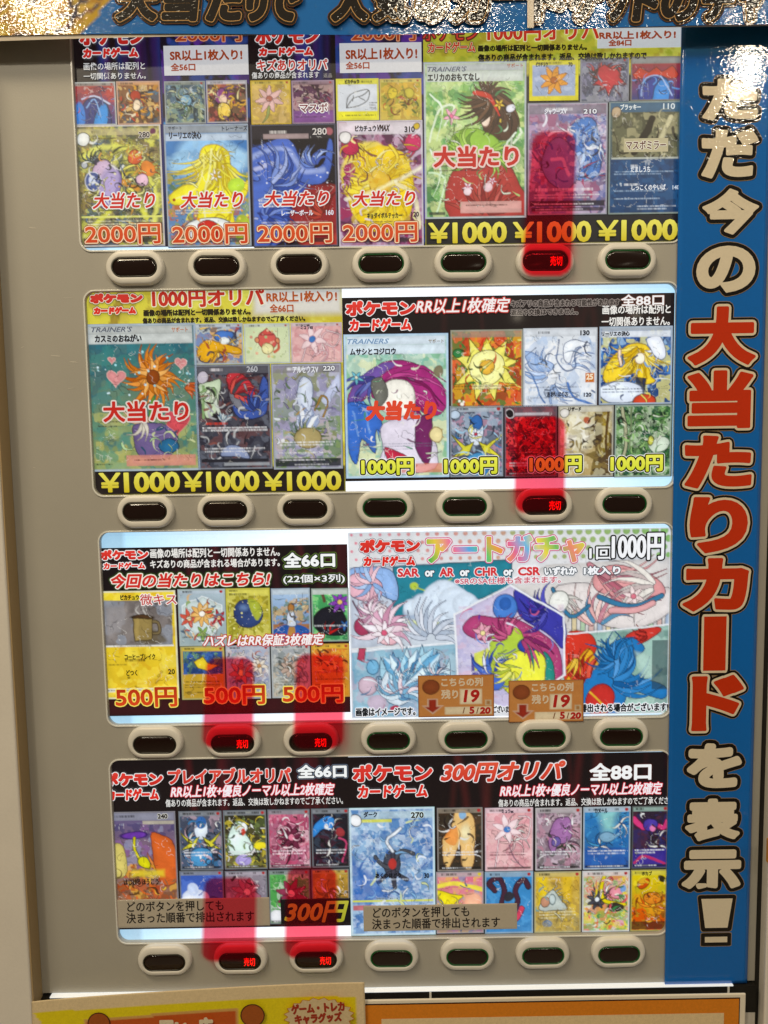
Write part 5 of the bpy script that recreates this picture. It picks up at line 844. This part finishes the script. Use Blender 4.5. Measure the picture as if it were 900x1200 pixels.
# ----- row 4, right
tk = sheet((410, 884, 783, 1098), 'dark poster at the lower right with slanted 300 yen headline above eleven small cards', 10, band_streaks(['481c20', '5c2420', '602020'], 18, 12))
logo(412, 894, 508, 936, 917, tk, m2=(6, 6))
text('300円オリパ', (515, 891, 664, 917), [(2.4, 'f4e8e4'), (1.2, 'd83828')], tk, YT, shear=.25, vgrad=('e8583c', 'c83020'))
text('全88口', (690, 893, 764, 915), [(1.6, '5c2c20'), (.9, 'f8f8f4')], tk, YT)
text('RR以上1枚+優良ノーマル以上2枚確定', (585, 917, 777, 933), [(1.1, 'e03c48'), (.35, 'f8f0f0')], tk, YT, shear=.25)
small('傷ありの商品が含まれます。返品、交換は致しかねますのでご了承くださ', (584, 935, 783, 944), tk, r=.1)
b = (410, 946, 510, 1096); art(b, 101, '6c90b8', '88a8c8').mott(['5080b8', 'c8dcec', '3868a8', 'a8c8e0'], 11, .8).mott(['e8f0f8', '3c60a0'], 7, .5).e(.5, .44, .1, .11, '404450', 0, '181820').s_([.3, .38, .42, .46, .5, .44, .6, .34, .74, .36], 2.4, '4c5058', '202028').s_([.34, .58, .5, .5, .66, .56], 2.0, '40404c', '202028').s_([.5, .36, .52, .62], 2.6, '40404c', '202028').s_([.5, .34, .44, .26, .54, .2, .6, .16], 1.8, 'e8ecf0', '707c88').e(.5, .44, .05, .04, 'b83c38').p([.02, .4, .3, .55, .5, .7, .1, .76, .02, .7], '2c5ca8', a=.7, soft=3).rect(.02, .72, .98, .735, 'd8dc60').lines(.71, 1, '505818', .3, .6).rect(.03, .76, .3, .8, 'c85048', .8).sc(30, ['f0f4f8', '3c64a8', '88b8e0', 'd8e0a0'], size=.12, w=.8).rect(.14, .03, .98, .085, 'b8ccd0', .7).rect(.14, .09, .5, .115, 'd8d850', .9).e(.08, .1, .065, .05, 'f0f0f0', 0, '303030').lines(.56, 1, 'd8e0e8', .2, .9).border('c8dce4', 2.6, '90b0a8').build('card_picture', b, YC, tk)
text('270', (481, 951, 497, 959), [(.9, 'e0ece0'), (.4, '202428')], tk, YT); small('ダーク', (426, 951, 442, 958), tk, '20242c', r=.3)
small('あくのほどう', (440, 1023, 470, 1029), tk, '181c24', r=.35); small('30', (497, 1023, 503, 1029), tk, '181c24', r=.3); e_ = text
jcard((512, 946, 566, 1021), 102, ('3c3428', '383028'), ['5c4430', '281c18'], lambda a: a.p([.4, .06, .62, .04, .8, .2, .84, .5, .76, .95, .52, .9, .5, .6, .2, .98, .12, .5, .3, .4], 'e0b878', '704828', True).p([.3, .35, .46, .3, .4, .6, .16, .5], 'e89048', a=.8, sm=True).e(.55, .12, .08, .07, '90b8d8').e(.62, .4, .1, .14, 'f0e0b0', soft=2), hd='8c8070', bd='908880', n=10, t=tk)
jcard((568, 946, 625, 1021), 103, ('e0a4a8', 'e0b0b0'), ['f0c8c8', 'd08890', 'ecc0bc'], lambda a: a.s_([.2, .95, .3, .5, .55, .42, .85, .5, .95, .2, .7, .14], .8, 'f4e8e4', 'b08088').flower(.45,.34,.28,6,'f6dcdc','4c80c0','b08088').s_([.5, .6, .6, .8, .8, .95], .6, '806070'), hd='dcc0c4', bd='d0b8bc', n=3, ink='704850', t=tk)
jcard((627, 946, 682, 1020), 104, ('a88c98', '988890'), ['d8c4cc', '604058', 'c08898', '384030'], lambda a: a.p([.3, .4, .45, .2, .7, .15, .8, .4, .7, .55, .5, .6, .42, .75, .3, .6], '9c6c9c', '402440', True).e(.45, .55, .1, .08, '6c5c9c', 0, '282040'), hd='b0a8a8', bd='b8b4b0', t=tk)
jcard((683, 945, 739, 1019), 105, ('3c84b8', '285088'), ['4c98c8', '2868a8'], lambda a: a.p([.3, .05, .75, .05, .62, .4, .42, .4], '98d0c0', a=.7, soft=5).e(.5, .48, .16, .08, '80a8c0', 0, '2c5070').s_([.62, .5, .74, .44], 1.4, '80a8c0').rect(.03, .65, .97, .98, '2c549c', .7), hd='b0bcc4', bd='b0bcc0', n=2, t=tk)
jcard((740, 944, 783, 1018), 106, ('281c24', '403058'), ['30202c', '502838', '302c60'], lambda a: a.s_([.05, .2, .3, .34, .4, .3], 3.0, 'd04078', '401024').s_([.6, .3, .85, .36, .95, .26], 3.0, 'd04078', '401024').e(.5, .3, .2, .1, '4c3c98', 0, '181040').e(.56, .36, .08, .05, 'e080b0').rect(.03, .68, .97, .98, '383090', .7).s_([.1, .9, .4, .8, .9, .92], 1.6, 'b83868'), hd='90a89c', bd='505450', n=6, t=tk)
b = (511, 1021, 567, 1094); art(b, 107, 'd86c88', 'd8a080').mott(['e8c050', '5c98b8', 'e08898'], 8, .8).e(.78, .48, .2, .14, 'f0b090', soft=2).p([.02, .3, .3, .36, .56, .4, .4, .5, .3, .6, .1, .5], 'f0dc38', '806c18', True).s_([.02, .7, .4, .62, .98, .7], 4, '4c90a0', a=.8).s_([.02, .24, .4, .2, .98, .3], 2.5, 'f0dc58').rect(.03, .72, .97, .97, '706880', .6).sc(12, ['f0e060', '405878', 'e87890'], size=.2, w=.8).head('b8a8a8', dot='e0d040').border('a09898', 1.8, '505058').build('card_picture', b, YC, tk)
b = (568, 1021, 625, 1094); art(b, 108, '3c88c0', '4c8cc0').mott(['5ca0d0', '3070a8'], 9, .6).s_([.2, .3, .1, .18, .3, .12, .4, .3, .35, .55, .5, .68, .68, .5, .62, .3, .8, .14, .9, .26], 3.0, '482838', '180c14').s_([.24, .66, .36, .76, .6, .78, .76, .6], 3.4, 'd04860', '401420').e(.5, .4, .1, .08, '303038').head('90a8b8').border('98acb8', 1.8, '486878').build('card_picture', b, YC, tk)
b = (626, 1021, 681, 1093); art(b, 109, 'c8a040', 'a89050').mott(['e0c040', '988048', 'd8b858'], 9, .8).tuft(.4,.45,.34,0,360,12,1.8,['b8c4b8','d8d0a0','8c9c98'],'504c38',.6,.04).rect(.08, .1, .28, .6, 'e8c830', .8, 2).rect(.6, .08, .8, .5, 'e0b830', .7, 2).p([.1, .6, .3, .36, .44, .3, .56, .45, .7, .6, .4, .64], 'b8c0b8', '58543c', True).e(.24, .5, .1, .08, 'c08c70', 0, '604838').e(.4, .46, .07, .09, 'c0ccc8', 0, '506060').e(.28, .84, .12, .06, '3c78b0').mott(['b0a070', '988858'], 7, .6, 3, (0, .6, 1, 1)).lines(.66, 3, 'e0d8b0', .1, .9, 3.4).sc(12, ['e8e0b8', '806c40', '70a0a0'], size=.14, w=.6).head('c8b470').border('b0a880', 1.8, '706c50').build('card_picture', b, YC, tk)
b = (682, 1020, 738, 1092); art(b, 110, 'd0b8a0', 'a8b870').mott(['e8a0a0', 'e8c848', '80b868', 'd8d8d0', 'd07848'], 8, .9).tuft(.5,.4,.36,0,360,14,1.8,['e8c840','e09098','f0ece4','484850'],'302028',.6,.04).flower(.32,.46,.2,8,'44444c','e8ecec','141418').s_([.46, .1, .4, .3, .5, .5, .9, .55], 2.2, 'e0cc30', '605010').e(.72, .36, .14, .1, 'e0909c', 0, '804050').e(.86, .3, .06, .06, '78a0d0').e(.7, .6, .18, .08, '383028').e(.78, .86, .1, .05, 'e8b0b8').mott(['d84c38', '58a848', 'e8d850'], 6, .7, 4, (0, .65, 1, 1)).sc(26, ['f0e8d8', 'd84858', '3c8c50', 'f0d840', '302c2c'], size=.13, w=.8).head('d8ccc8').border('c8c8c4', 2.0, '909490').build('card_picture', b, YC, tk)
b = (739, 1019, 781, 1091); art(b, 111, 'e0cc30', 'a84c20').mott(['c87828', 'd8401c', 'e89c30', '703018'], 8, .9, 3, (0, .4, 1, 1)).tuft(.55,.6,.4,180,360,14,2.2,['e08830','d85820','f0b840'],'602810',.4,.04).e(.35, .22, .18, .07, 'c85020', -40, '702810').e(.85, .14, .12, .05, '302814', 40).e(.6, .46, .26, .1, 'd88430', 0, '603010').mott(['f0e048', 'b8b030'], 8, .6, 3, (0, .05, 1, .4)).rect(.02, .84, .98, .97, '281c14', .8).sc(18, ['f0a838', '702c10', 'd85c20'], (.05, .35, .95, .85), .18, .8).head('d0c450', hp=False).border('a09858', 1.4).build('card_picture', b, YC, tk)
small('ホカブ', (752, 1021, 764, 1026), tk, '28200c', r=.2)

# ----- words legible on the card pictures
for tx, b, par, c, mt in (('だましうち', (739, 195, 762, 202), te, 'e8ecf0', U), ('しっこくのやいば', (740, 216, 780, 223), te, 'e8ecf0', U), ('140', (788, 217, 796, 222), te, 'd0dce8', U),
        ('シャワーズV', (638, 127, 664, 134), te, 'f0f0f4', U), ('ピカチュウ', (628, 73, 642, 78), te, '2c2810', U), ('70', (666, 73, 671, 78), te, '2c2810', U),
        ('コーヒーブレイク', (146, 766, 182, 773), th, '28200c', None), ('どつく', (148, 785, 161, 792), th, '28200c', None), ('20', (197, 784, 205, 790), th, '28200c', None),
        ('あおいほのお', (641, 459, 666, 465), tg, '282c38', None), ('キョダイボルテッカー', (430, 249, 471, 256), td, '241c20', U), ('120', (482, 248, 491, 254), td, '241c20', U),
        ('ピカチュウ', (404, 93, 421, 98), td, '302c10', U), ('アルセウスV', (343, 429, 373, 437), tf, 'f0f0f4', U), ('ミュウex', (352, 380, 367, 386), tf, '40303c', U),
        ('ミュウex', (588, 948, 602, 953), tk, '40303c', None), ('カメール', (697, 947, 712, 953), tk, '202830', None), ('はじけるほうこう', (145, 1030, 186, 1037), tj, '20140c', None),
        ('レーザーボール', (330, 246, 367, 253), tc_, 'f0f0f4', U), ('160', (382, 246, 391, 252), tc_, 'e8e8f0', U)):
    small(tx, b, par, c, r=.22, mat=mt)

# ================================================================ LABELS AND PLATES STUCK ON THE FRONT
def flat_label(name, label, cat, b, Y, seed, top, mat=M_tape, group=None, paint=None, part='backing', step=2.5, warp=.2, rot=0, curl=0):
    cx, cz, w, h, pp = box(b, Y)
    t = thing(name, label, cat, (cx, Y, cz-h/2), group)
    a = art(b, seed, top, step=step, warp=warp)
    if paint: paint(a)
    o = a.build(part, b, Y, t, mat)
    if curl:
        me = o.data
        for v in me.vertices:
            u = v.co.x/w+.5; k = (1-v.co.z/h); v.co.y -= curl*max(0, u-.4)**2*k; v.co.z -= .18*curl*max(0, u-.3)*k
    o.modifiers.new('s', 'SOLIDIFY').thickness = -.0002 if False else .0002
    o.modifiers['s'].offset = -1
    return t
for k, (b, lb) in enumerate([((138, 1053, 316, 1086), 'tan strip label stuck across the lower left poster beneath its tall autumn card'), ((426, 1060, 606, 1090), 'tan strip label stuck across the lower right poster over its large blue card')]):
    t = flat_label('strip_label', lb, 'label', b, -.0004, 120+k, 'b09c7c', group='tan strip labels on the bottom posters')
    x0, y0, x1, y1 = b
    text('どのボタンを押しても', (x0+11, y0+2.5, x0+(124 if k == 0 else 124), y0+15), [(.22, '1c1410')], t, -.0006, mat=M_tape)
    text('決まった順番で排出されます', (x0+10, y0+15.5, x0+(160 if k == 0 else 160), y0+28), [(.22, '1c1410')], t, -.0006, mat=M_tape)
t = flat_label('price_plate', 'black price plate reading 300 yen in slanted yellow figures', 'price plate', (329, 1053, 411, 1083), -.0004, 130, '14141a')
text('300円', (333, 1056, 409, 1081), [(.9, 'd8d83c')], t, -.0006, mat=M_tape, shear=.25, vgrad=('e0e048', 'c8d030'), name='price_lettering')
for k, (b, lb, n2) in enumerate([((490, 791, 579, 840), 'orange remaining-count note on the left under the hexagon picture, lying nearly flat', 0), ((596, 797, 684, 846), 'orange remaining-count note on the right, its lower right corner curling off the poster', 1)]):
    x0, y0, x1, y1 = b
    def pn(a):
        a.mott(['c4783a', 'd48c48'], 10, .4); a.border('6c3418', .8)
        a.e(.17, .28, .11, .17, '8c4420', 0, '5c2810'); 
        a.rect(.55, .34, .84, .70, 'e8d0a4'); a.rect(.35, .76, .97, .94, 'e8d0a4'); a.rect(.88, .60, .965, .74, 'd0b488'); a.rect(.90, .63, .945, .71, 'b07840')
        a.p([.12, .56, .26, .56, .26, .72, .34, .72, .19, .93, .05, .72, .12, .72], 'e0b898'); a.p([.14, .58, .24, .58, .24, .75, .3, .75, .19, .89, .08, .75, .14, .75], 'a02c18')
    t = flat_label('count_note', lb, 'note', b, -.0012, 140+k, 'cc8440', paint=pn, step=1.1, warp=.15, group='orange count notes below the hexagon picture')
    Yn = -.0015
    text('こちらの列', (x0+27, y0+3, x0+76, y0+13.5), [(.45, 'e0c49c')], t, Yn, mat=M_tape)
    text('残り', (x0+27, y0+17, x0+47, y0+28), [(.45, 'e0c49c')], t, Yn, mat=M_tape)
    text('19', (x0+(52 if n2 else 53), y0+17, x0+72, y0+32), [(.75, 'b82018')], t, Yn, mat=M_tape, shear=.12)
    text('5', (x0+60, y0+37, x0+66, y0+45.5), [(.55, 'b82018')], t, Yn, mat=M_tape); text('20', (x0+72, y0+37.5, x0+85, y0+45.5), [(.65, 'b82018')], t, Yn, mat=M_tape, shear=.1)
    text('/', (x0+52, y0+38, x0+55, y0+45), [(.3, '8c5c38')], t, Yn, mat=M_tape); text('/', (x0+68, y0+38, x0+71, y0+45), [(.3, '8c5c38')], t, Yn, mat=M_tape)

# ================================================================ RED FILMS OVER SOLD-OUT COLUMNS
FILMS = [((622, 152), (678, 152), (672, 325), (608, 325), 'red see-through film strip over the sold-out column of the upper right poster', .5),
         ((602, 486), (665, 486), (664, 600), (600, 602), 'red see-through film strip over the third 1000 yen price of the black-headed poster', .5),
         ((240, 768), (300, 768), (299, 876), (234, 878), 'left red see-through film strip on the dark 500 yen poster', .5),
         ((345, 764), (406, 764), (405, 878), (341, 880), 'right red see-through film strip on the dark 500 yen poster, over its last card', .5),
         ((238, 1026), (303, 1026), (302, 1128), (234, 1128), 'red see-through film strip crossing the end of the tan strip label', .5),
         ((334, 1014), (397, 1014), (398, 1124), (331, 1124), 'red see-through film strip covering the black 300 yen plate', .5)]
for tl, tr, br, bl, lb, sf in FILMS:
    Yf = -.0075; n, m = 26, 46; V = []; al = []
    c = [np.array(P(*q_, Yf)) for q_ in (tl, tr, br, bl)]
    for j in range(m+1):
        for i in range(n+1):
            u, v = i/n, j/m; p = (c[0]*(1-u)+c[1]*u)*(1-v)+(c[3]*(1-u)+c[2]*u)*v
            w_ = np.linalg.norm(c[1]-c[0]); h_ = np.linalg.norm(c[3]-c[0])
            r = .012; dx = abs(u-.5)*w_-(w_/2-r); dy = abs(v-.5)*h_-(h_/2-r)
            d = (math.hypot(max(dx, 0), max(dy, 0))-r)
            al.append(min(1, max(0, (-d-.0004)/.0030)))
            V.append((p[0], Yf-.0008*math.sin(v*3+u), p[1]))
    F = np.array([[j*(n+1)+i, (j+1)*(n+1)+i, (j+1)*(n+1)+i+1, j*(n+1)+i+1] for j in range(m) for i in range(n)])
    al = np.array(al); al = al*al*(3-2*al)
    o = mk('red_film', V, F, M_film, None, np.repeat(al[:, None], 3, 1), True)
    o.data.transform(__import__('mathutils').Matrix.Translation((-V[0][0], -Yf, -V[-1][2]))); o.location = (V[0][0], Yf, V[-1][2])
    tag(o, lb, 'film strip', 'red films over sold-out columns')

# ================================================================ RIGHT-HAND VERTICAL SIGN
YR = -.0025
xl = (P(799, 100, YR)[0]+P(784, 800, YR)[0]+P(780, 1140, YR)[0])/3; xr = (P(893, 600, YR)[0]+P(886, 800, YR)[0]+P(873, 1145, YR)[0])/3
zt_, zb_ = P(850, 50, YR)[1]+.03, P(830, 1153, YR)[1]
ts = thing('vertical_sign', 'tall blue vertical sign with outlined white and red characters on the right of the machine', 'sign', ((xl+xr)/2, YR, zb_))
sw, sh = xr-xl, zt_-zb_
a = Art(sw/.0008, sh/.0008, 7, 5, '0c6ecc', '0c6ecc', .3); a.rect(0, 0, 1, (zt_-P(850, 64, YR)[1])/sh, '0c5c90')
o = a.build('sign_board', None, YR, ts, M_sign, plane=((xl+xr)/2, (zt_+zb_)/2, sw, sh, 1)); m_ = o.modifiers.new('s', 'SOLIDIFY'); m_.thickness = .0018; m_.offset = -1
chars = [('た', (818, 87, 893, 146), 'w'), ('だ', (817, 146, 893, 214), 'w'), ('今', (818, 216, 894, 280), 'w'), ('の', (811, 283, 890, 348), 'w'),
         ('大', (800, 353, 892, 434), 'r'), ('当', (799, 428, 888, 508), 'r'), ('た', (796, 504, 887, 578), 'r'), ('り', (802, 576, 882, 654), 'r'), ('カ', (794, 648, 883, 722), 'r'),
         ('ー', (818, 716, 857, 792), 'b'), ('ド', (804, 785, 877, 862), 'r'), ('を', (800, 866, 874, 928), 'w'), ('表', (798, 931, 872, 990), 'w'), ('示', (794, 991, 873, 1050), 'w'), ('!', (816, 1048, 863, 1109), 'x')]
for ch, b, kd in chars:
    Yc = YR-.0002
    if kd == 'w': ly = [(6.5, 'a89068'), (5.9, '100c0b'), (1.7, 'ece2cc')]
    else: ly = [(7.7, 'a89068'), (7.1, '100c0b'), (4.6, 'ece0c8'), (1.8, 'd4380f')]
    if kd in 'bx':
        cx, cz, w, h, pp = box(b, Yc); vv = []; ff = []; cc = []
        shapes = [(0, h, w, w)] if kd == 'b' else [(h*.14, h*.72, w, w*.78), (-h*.365, h*.27, w*.78, w*.78)]
        lay_ = [(0, 'a89068'), (.7, '140f0d'), (3.6, 'ece0c8'), (6.4, 'd4380f')] if kd == 'b' else [(0, 'a89068'), (.7, '140f0d'), (5.2, 'ece2cc')]
        for k, (ins, c) in enumerate(lay_):
            for si, (dz_, hh, wt, wb) in enumerate(shapes):
                i_ = ins*pp; pts = rrect(0, 0, 1, 1, .08 if ins < 4 else .01, 4); base = len(vv)
                for p_ in pts:
                    t_ = p_[1]+.5; ww = (wb*(1-t_)+wt*t_)-2*i_; vv.append((cx+p_[0]*ww, Yc-.0001*(k+1)-.00003*si, cz+dz_+p_[1]*(hh-2*i_)))
                ff.append(tuple(range(base, base+len(pts)))); cc += [L(c)]*len(pts)
        mk('lettering', vv, ff, M_sign, ts, np.array(cc)); continue
    if ch in 'を表示': ly = [(r_+(1.9 if ch == 'を' else .9), c_) for r_, c_ in ly]
    text(ch, b, ly, ts, Yc, mat=M_sign, res=6, off=.018 if ch in '表示' else (.0 if ch == 'を' else .032))

# ================================================================ TOP BANNER
YB = -.020
xa, xb = P(-60, 30, YB)[0], P(960, 30, YB)[0]
zl = P(450, 35.5, YB)[1]
tbn = thing('top_banner', 'glossy crinkled blue banner across the top with huge dark outlined characters cut by the frame', 'banner', (0, YB, zl))
nx_, nz_ = 170, 34; V = []; Cc = []
hB = .13
for j in range(nz_+1):
    for i in range(nx_+1):
        u, v = i/nx_, j/nz_; x = xa+(xb-xa)*u
        dip = -.0030*math.exp(-((u-.52)/.22)**2)*(1-v)
        V.append((x, YB-.0012*math.sin(u*9+v*2), zl+dip+v*hB)); Cc.append(L('0e6ec4'))
V = np.array(V); Cc = np.array(Cc)
u = (V[:, 0]-xa)/(xb-xa)
rg = np.random.default_rng(3)
pl = np.array([L(c) for c in ('c8a838', 'b88c2c', '403c50', 'd8b850', '7c4c3c')])
ux = (V[:, 0]-P(0, 20, YB)[0])/(P(900, 20, YB)[0]-P(0, 20, YB)[0])*900
lim = 92+(V[:, 2]-zl)/.00072*1.0
mL = ux < lim
nn = vnoise((V[:, 0]-xa)/.0008, (V[:, 2]-V[:, 2].min())/.0008, 14, rg); Cc[mL] = pl[np.clip((nn[mL]*5).astype(int), 0, 4)]
edge = (ux >= lim-9) & (ux < lim+1); Cc[edge] = L('c8a430')
F = np.array([[j*(nx_+1)+i, j*(nx_+1)+i+1, (j+1)*(nx_+1)+i+1, (j+1)*(nx_+1)+i] for j in range(nz_) for i in range(nx_)])
mk('banner_sheet', V, F, M_banner, tbn, Cc, True)
# back board whose lower edge shows below the print
V, F = [], []
for i in range(41):
    u = i/40; x = xa+(xb-xa)*u; dip = -.0012*math.exp(-((u-.52)/.22)**2)
    V += [(x, YB+.001-.0012*math.sin(u*9), zl+dip-.0042*max(0, 1-u*2.2)-.0004), (x, YB+.001-.0012*math.sin(u*9), zl+hB), (x, YB+.004, zl+.001), (x, YB+.004, zl+hB)]
for i in range(40):
    a_ = i*4; b_ = a_+4; F += [(a_, b_, b_+1, a_+1), (a_, a_+2, b_+2, b_), (a_+2, a_+3, b_+3, b_+2)]
mk('banner_board', V, F, plastic('banner_board', (.62, .55, .45), .5), tbn)
def bandtext(ch, x0, x1, top=-26, bot=30, Y=None):
    yy = Y or YB-.0016
    text(ch, (x0, top, x1, bot), [(7.2, '6c4420'), (6.4, '140e0a'), (3.8, 'd0a468'), (2.9, '140e0a')], tbn, yy, mat=M_banner, res=4, shear=.12)
for ch, x0, x1 in [('大', 130, 190), ('当', 184, 240), ('た', 236, 288), ('り', 284, 318), ('で', 308, 356), ('人', 383, 436), ('気', 432, 486), ('の', 482, 528), ('カ', 524, 578), ('ー', 574, 622), ('ド', 618, 672), ('ゲ', 664, 712), ('ッ', 708, 742), ('ト', 736, 776), ('の', 770, 822), ('チ', 818, 866), ('ャ', 862, 900)]:
    bandtext(ch, x0, x1, bot=30 if ch != 'ー' else 8)

xt, zt9 = P(621, 20, YB); solid('tape', (xt-.0028, YB-.0026, zl-.001, xt+.0028, YB-.0022, zl+.06), plastic('tan_tape', (.42, .33, .2), .25, .03, 400, 0, 0, 0, .5), tbn, 0)

# ================================================================ LOWER POSTER AND BOARD
YP = -.022
b = (38, 1160, 430, 1260)
tp = thing('lower_poster', 'curved paper poster with pale top border and yellow print at the bottom left', 'poster', (P(234, 1200, YP)[0], YP, P(234, 1260, YP)[1]))
nxp, nyp = 130, 60; V = []; Cc = []
tlx, tly = 37, 1174; trx, tr_y = 427, 1153
for j in range(nyp+1):
    for i in range(nxp+1):
        u, v = i/nxp, j/nyp
        ytop = tly+(tr_y-tly)*u-7*math.sin(math.pi*u)**.8*(1-.5*u)
        px, py = tlx+(trx-tlx)*u+3*v, ytop+v*95
        x, z = P(px, py, YP)
        V.append((x, YP-.002*math.sin(u*5)-.001*v, z))
        dy = v*95; yb = 14+2*u
        c = L('e8d4ac')
        if dy > yb and u > .005+(.02*(dy-yb)/10 if dy < yb+10 else .02) and px < 418: c = L('ecdc10')
        # orange bar with pale outline
        bt = 27.5-6*u
        if 100 < px < 279 and dy > bt: c = L('d8a860')
        if 102 < px < 277 and dy > bt+3.2: c = L('c85a18')
        Cc.append(c)
F = np.array([[j*(nxp+1)+i, (j+1)*(nxp+1)+i, (j+1)*(nxp+1)+i+1, j*(nxp+1)+i+1] for j in range(nyp) for i in range(nxp)])
o = mk('poster_sheet', V, F, M_paper, tp, np.array(Cc), True); m_ = o.modifiers.new('s', 'SOLIDIFY'); m_.thickness = .0004; m_.offset = -1
# starburst bubble
cx, cz = P(374, 1190, YP-.0030); pts = []
pxm = .00077
for k in range(40):
    a_ = k/40*2*math.pi; r = 1.0 if k % 2 else .88
    pts.append((cx+44*pxm*r*math.cos(a_), cz-.001+25*pxm*r*math.sin(a_)))
for nm, sc_, c, yo in (('starburst', 1.03, 'c87828', 0), ('starburst', 1.0, 'dcc8a0', -.0001)):
    vv = [(cx+(p_[0]-cx)*sc_, YP-.0030+yo, cz+(p_[1]-cz)*sc_) for p_ in pts]; vv.append((cx, YP-.0030+yo, cz)); n_ = len(pts)
    mk(nm, vv, [(i, (i+1) % n_, n_) for i in range(n_)], M_paper, tp, np.tile(L(c), (len(vv), 1)))
text('ゲーム・トレカ', (341, 1175, 404, 1187), [(.8, 'a83418')], tp, YP-.0032, mat=M_paper, rot=3)
text('キャラグッズ', (345, 1187, 401, 1199), [(.8, 'a83418')], tp, YP-.0032, mat=M_paper, rot=3)
text('買い', (186, 1195, 222, 1222), [(1.5, 'e8dcc0')], tp, YP-.0032, mat=M_paper); text('店', (232, 1192, 250, 1216), [(1.5, 'e8dcc0')], tp, YP-.0032, mat=M_paper)
# round plain brown badges where the print has a picture
for (px, py, rr) in ((116, 1199, 13), (296, 1190, 14)):
    bx, bz = P(px, py, YP-.0028); n_ = 20
    for rs, c, yo in ((1.1, '4c2410', 0), (1.0, 'a8581c', -.0001)):
        vv = [(bx+rr*pxm*rs*math.cos(k/n_*6.2832), YP-.0028+yo, bz+rr*pxm*rs*math.sin(k/n_*6.2832)) for k in range(n_)]+[(bx, YP-.0028+yo, bz)]
        mk('badge', vv, [(i, (i+1) % n_, n_) for i in range(n_)], M_paper, tp, np.tile(L(c), (n_+1, 1)))

YW = -.016
xl_, xr_ = P(415, 1180, YW)[0]-.02, P(874, 1180, YW)[0]; zt2 = P(650, 1168.5, YW)[1]
tw = thing('framed_board', 'orange bordered board in a pale plastic frame along the bottom right', 'board', ((xl_+xr_)/2, YW, zt2-.2))
solid('board_frame', (xl_, YW, zt2-.2, xr_, YW+.0022, zt2), plastic('pale_frame', (.92, .86, .74), .4), tw, .0018)
def rc(name, x0, x1, z0, z1, y, c, mat=M_paper):
    n_ = 30; V = []; Cc = []
    for j in range(3):
        for i in range(n_+1):
            V.append((x0+(x1-x0)*i/n_, y, z0+(z1-z0)*j/2)); Cc.append(L(c))
    F = np.array([[j*(n_+1)+i, j*(n_+1)+i+1, (j+1)*(n_+1)+i+1, (j+1)*(n_+1)+i] for j in range(2) for i in range(n_)])
    return mk(name, V, F, mat, tw, np.array(Cc))
pw = .0007
rc('inner_line', xl_+.001, xr_-8.5*pw, zt2-.19, zt2-5*pw, YW-.0003, '2c0c0c')
rc('orange_border', xl_+.001, xr_-10*pw, zt2-.19, zt2-6.6*pw, YW-.0006, 'e88c1c')
rc('pale_field', P(447, 1195, YW)[0], xr_-31*pw, zt2-.19, zt2-27*pw, YW-.0009, 'f0d8ac')
print('objects', len(bpy.data.objects), 'tris', sum(len(o.data.polygons) for o in bpy.data.objects if o.type == 'MESH'))
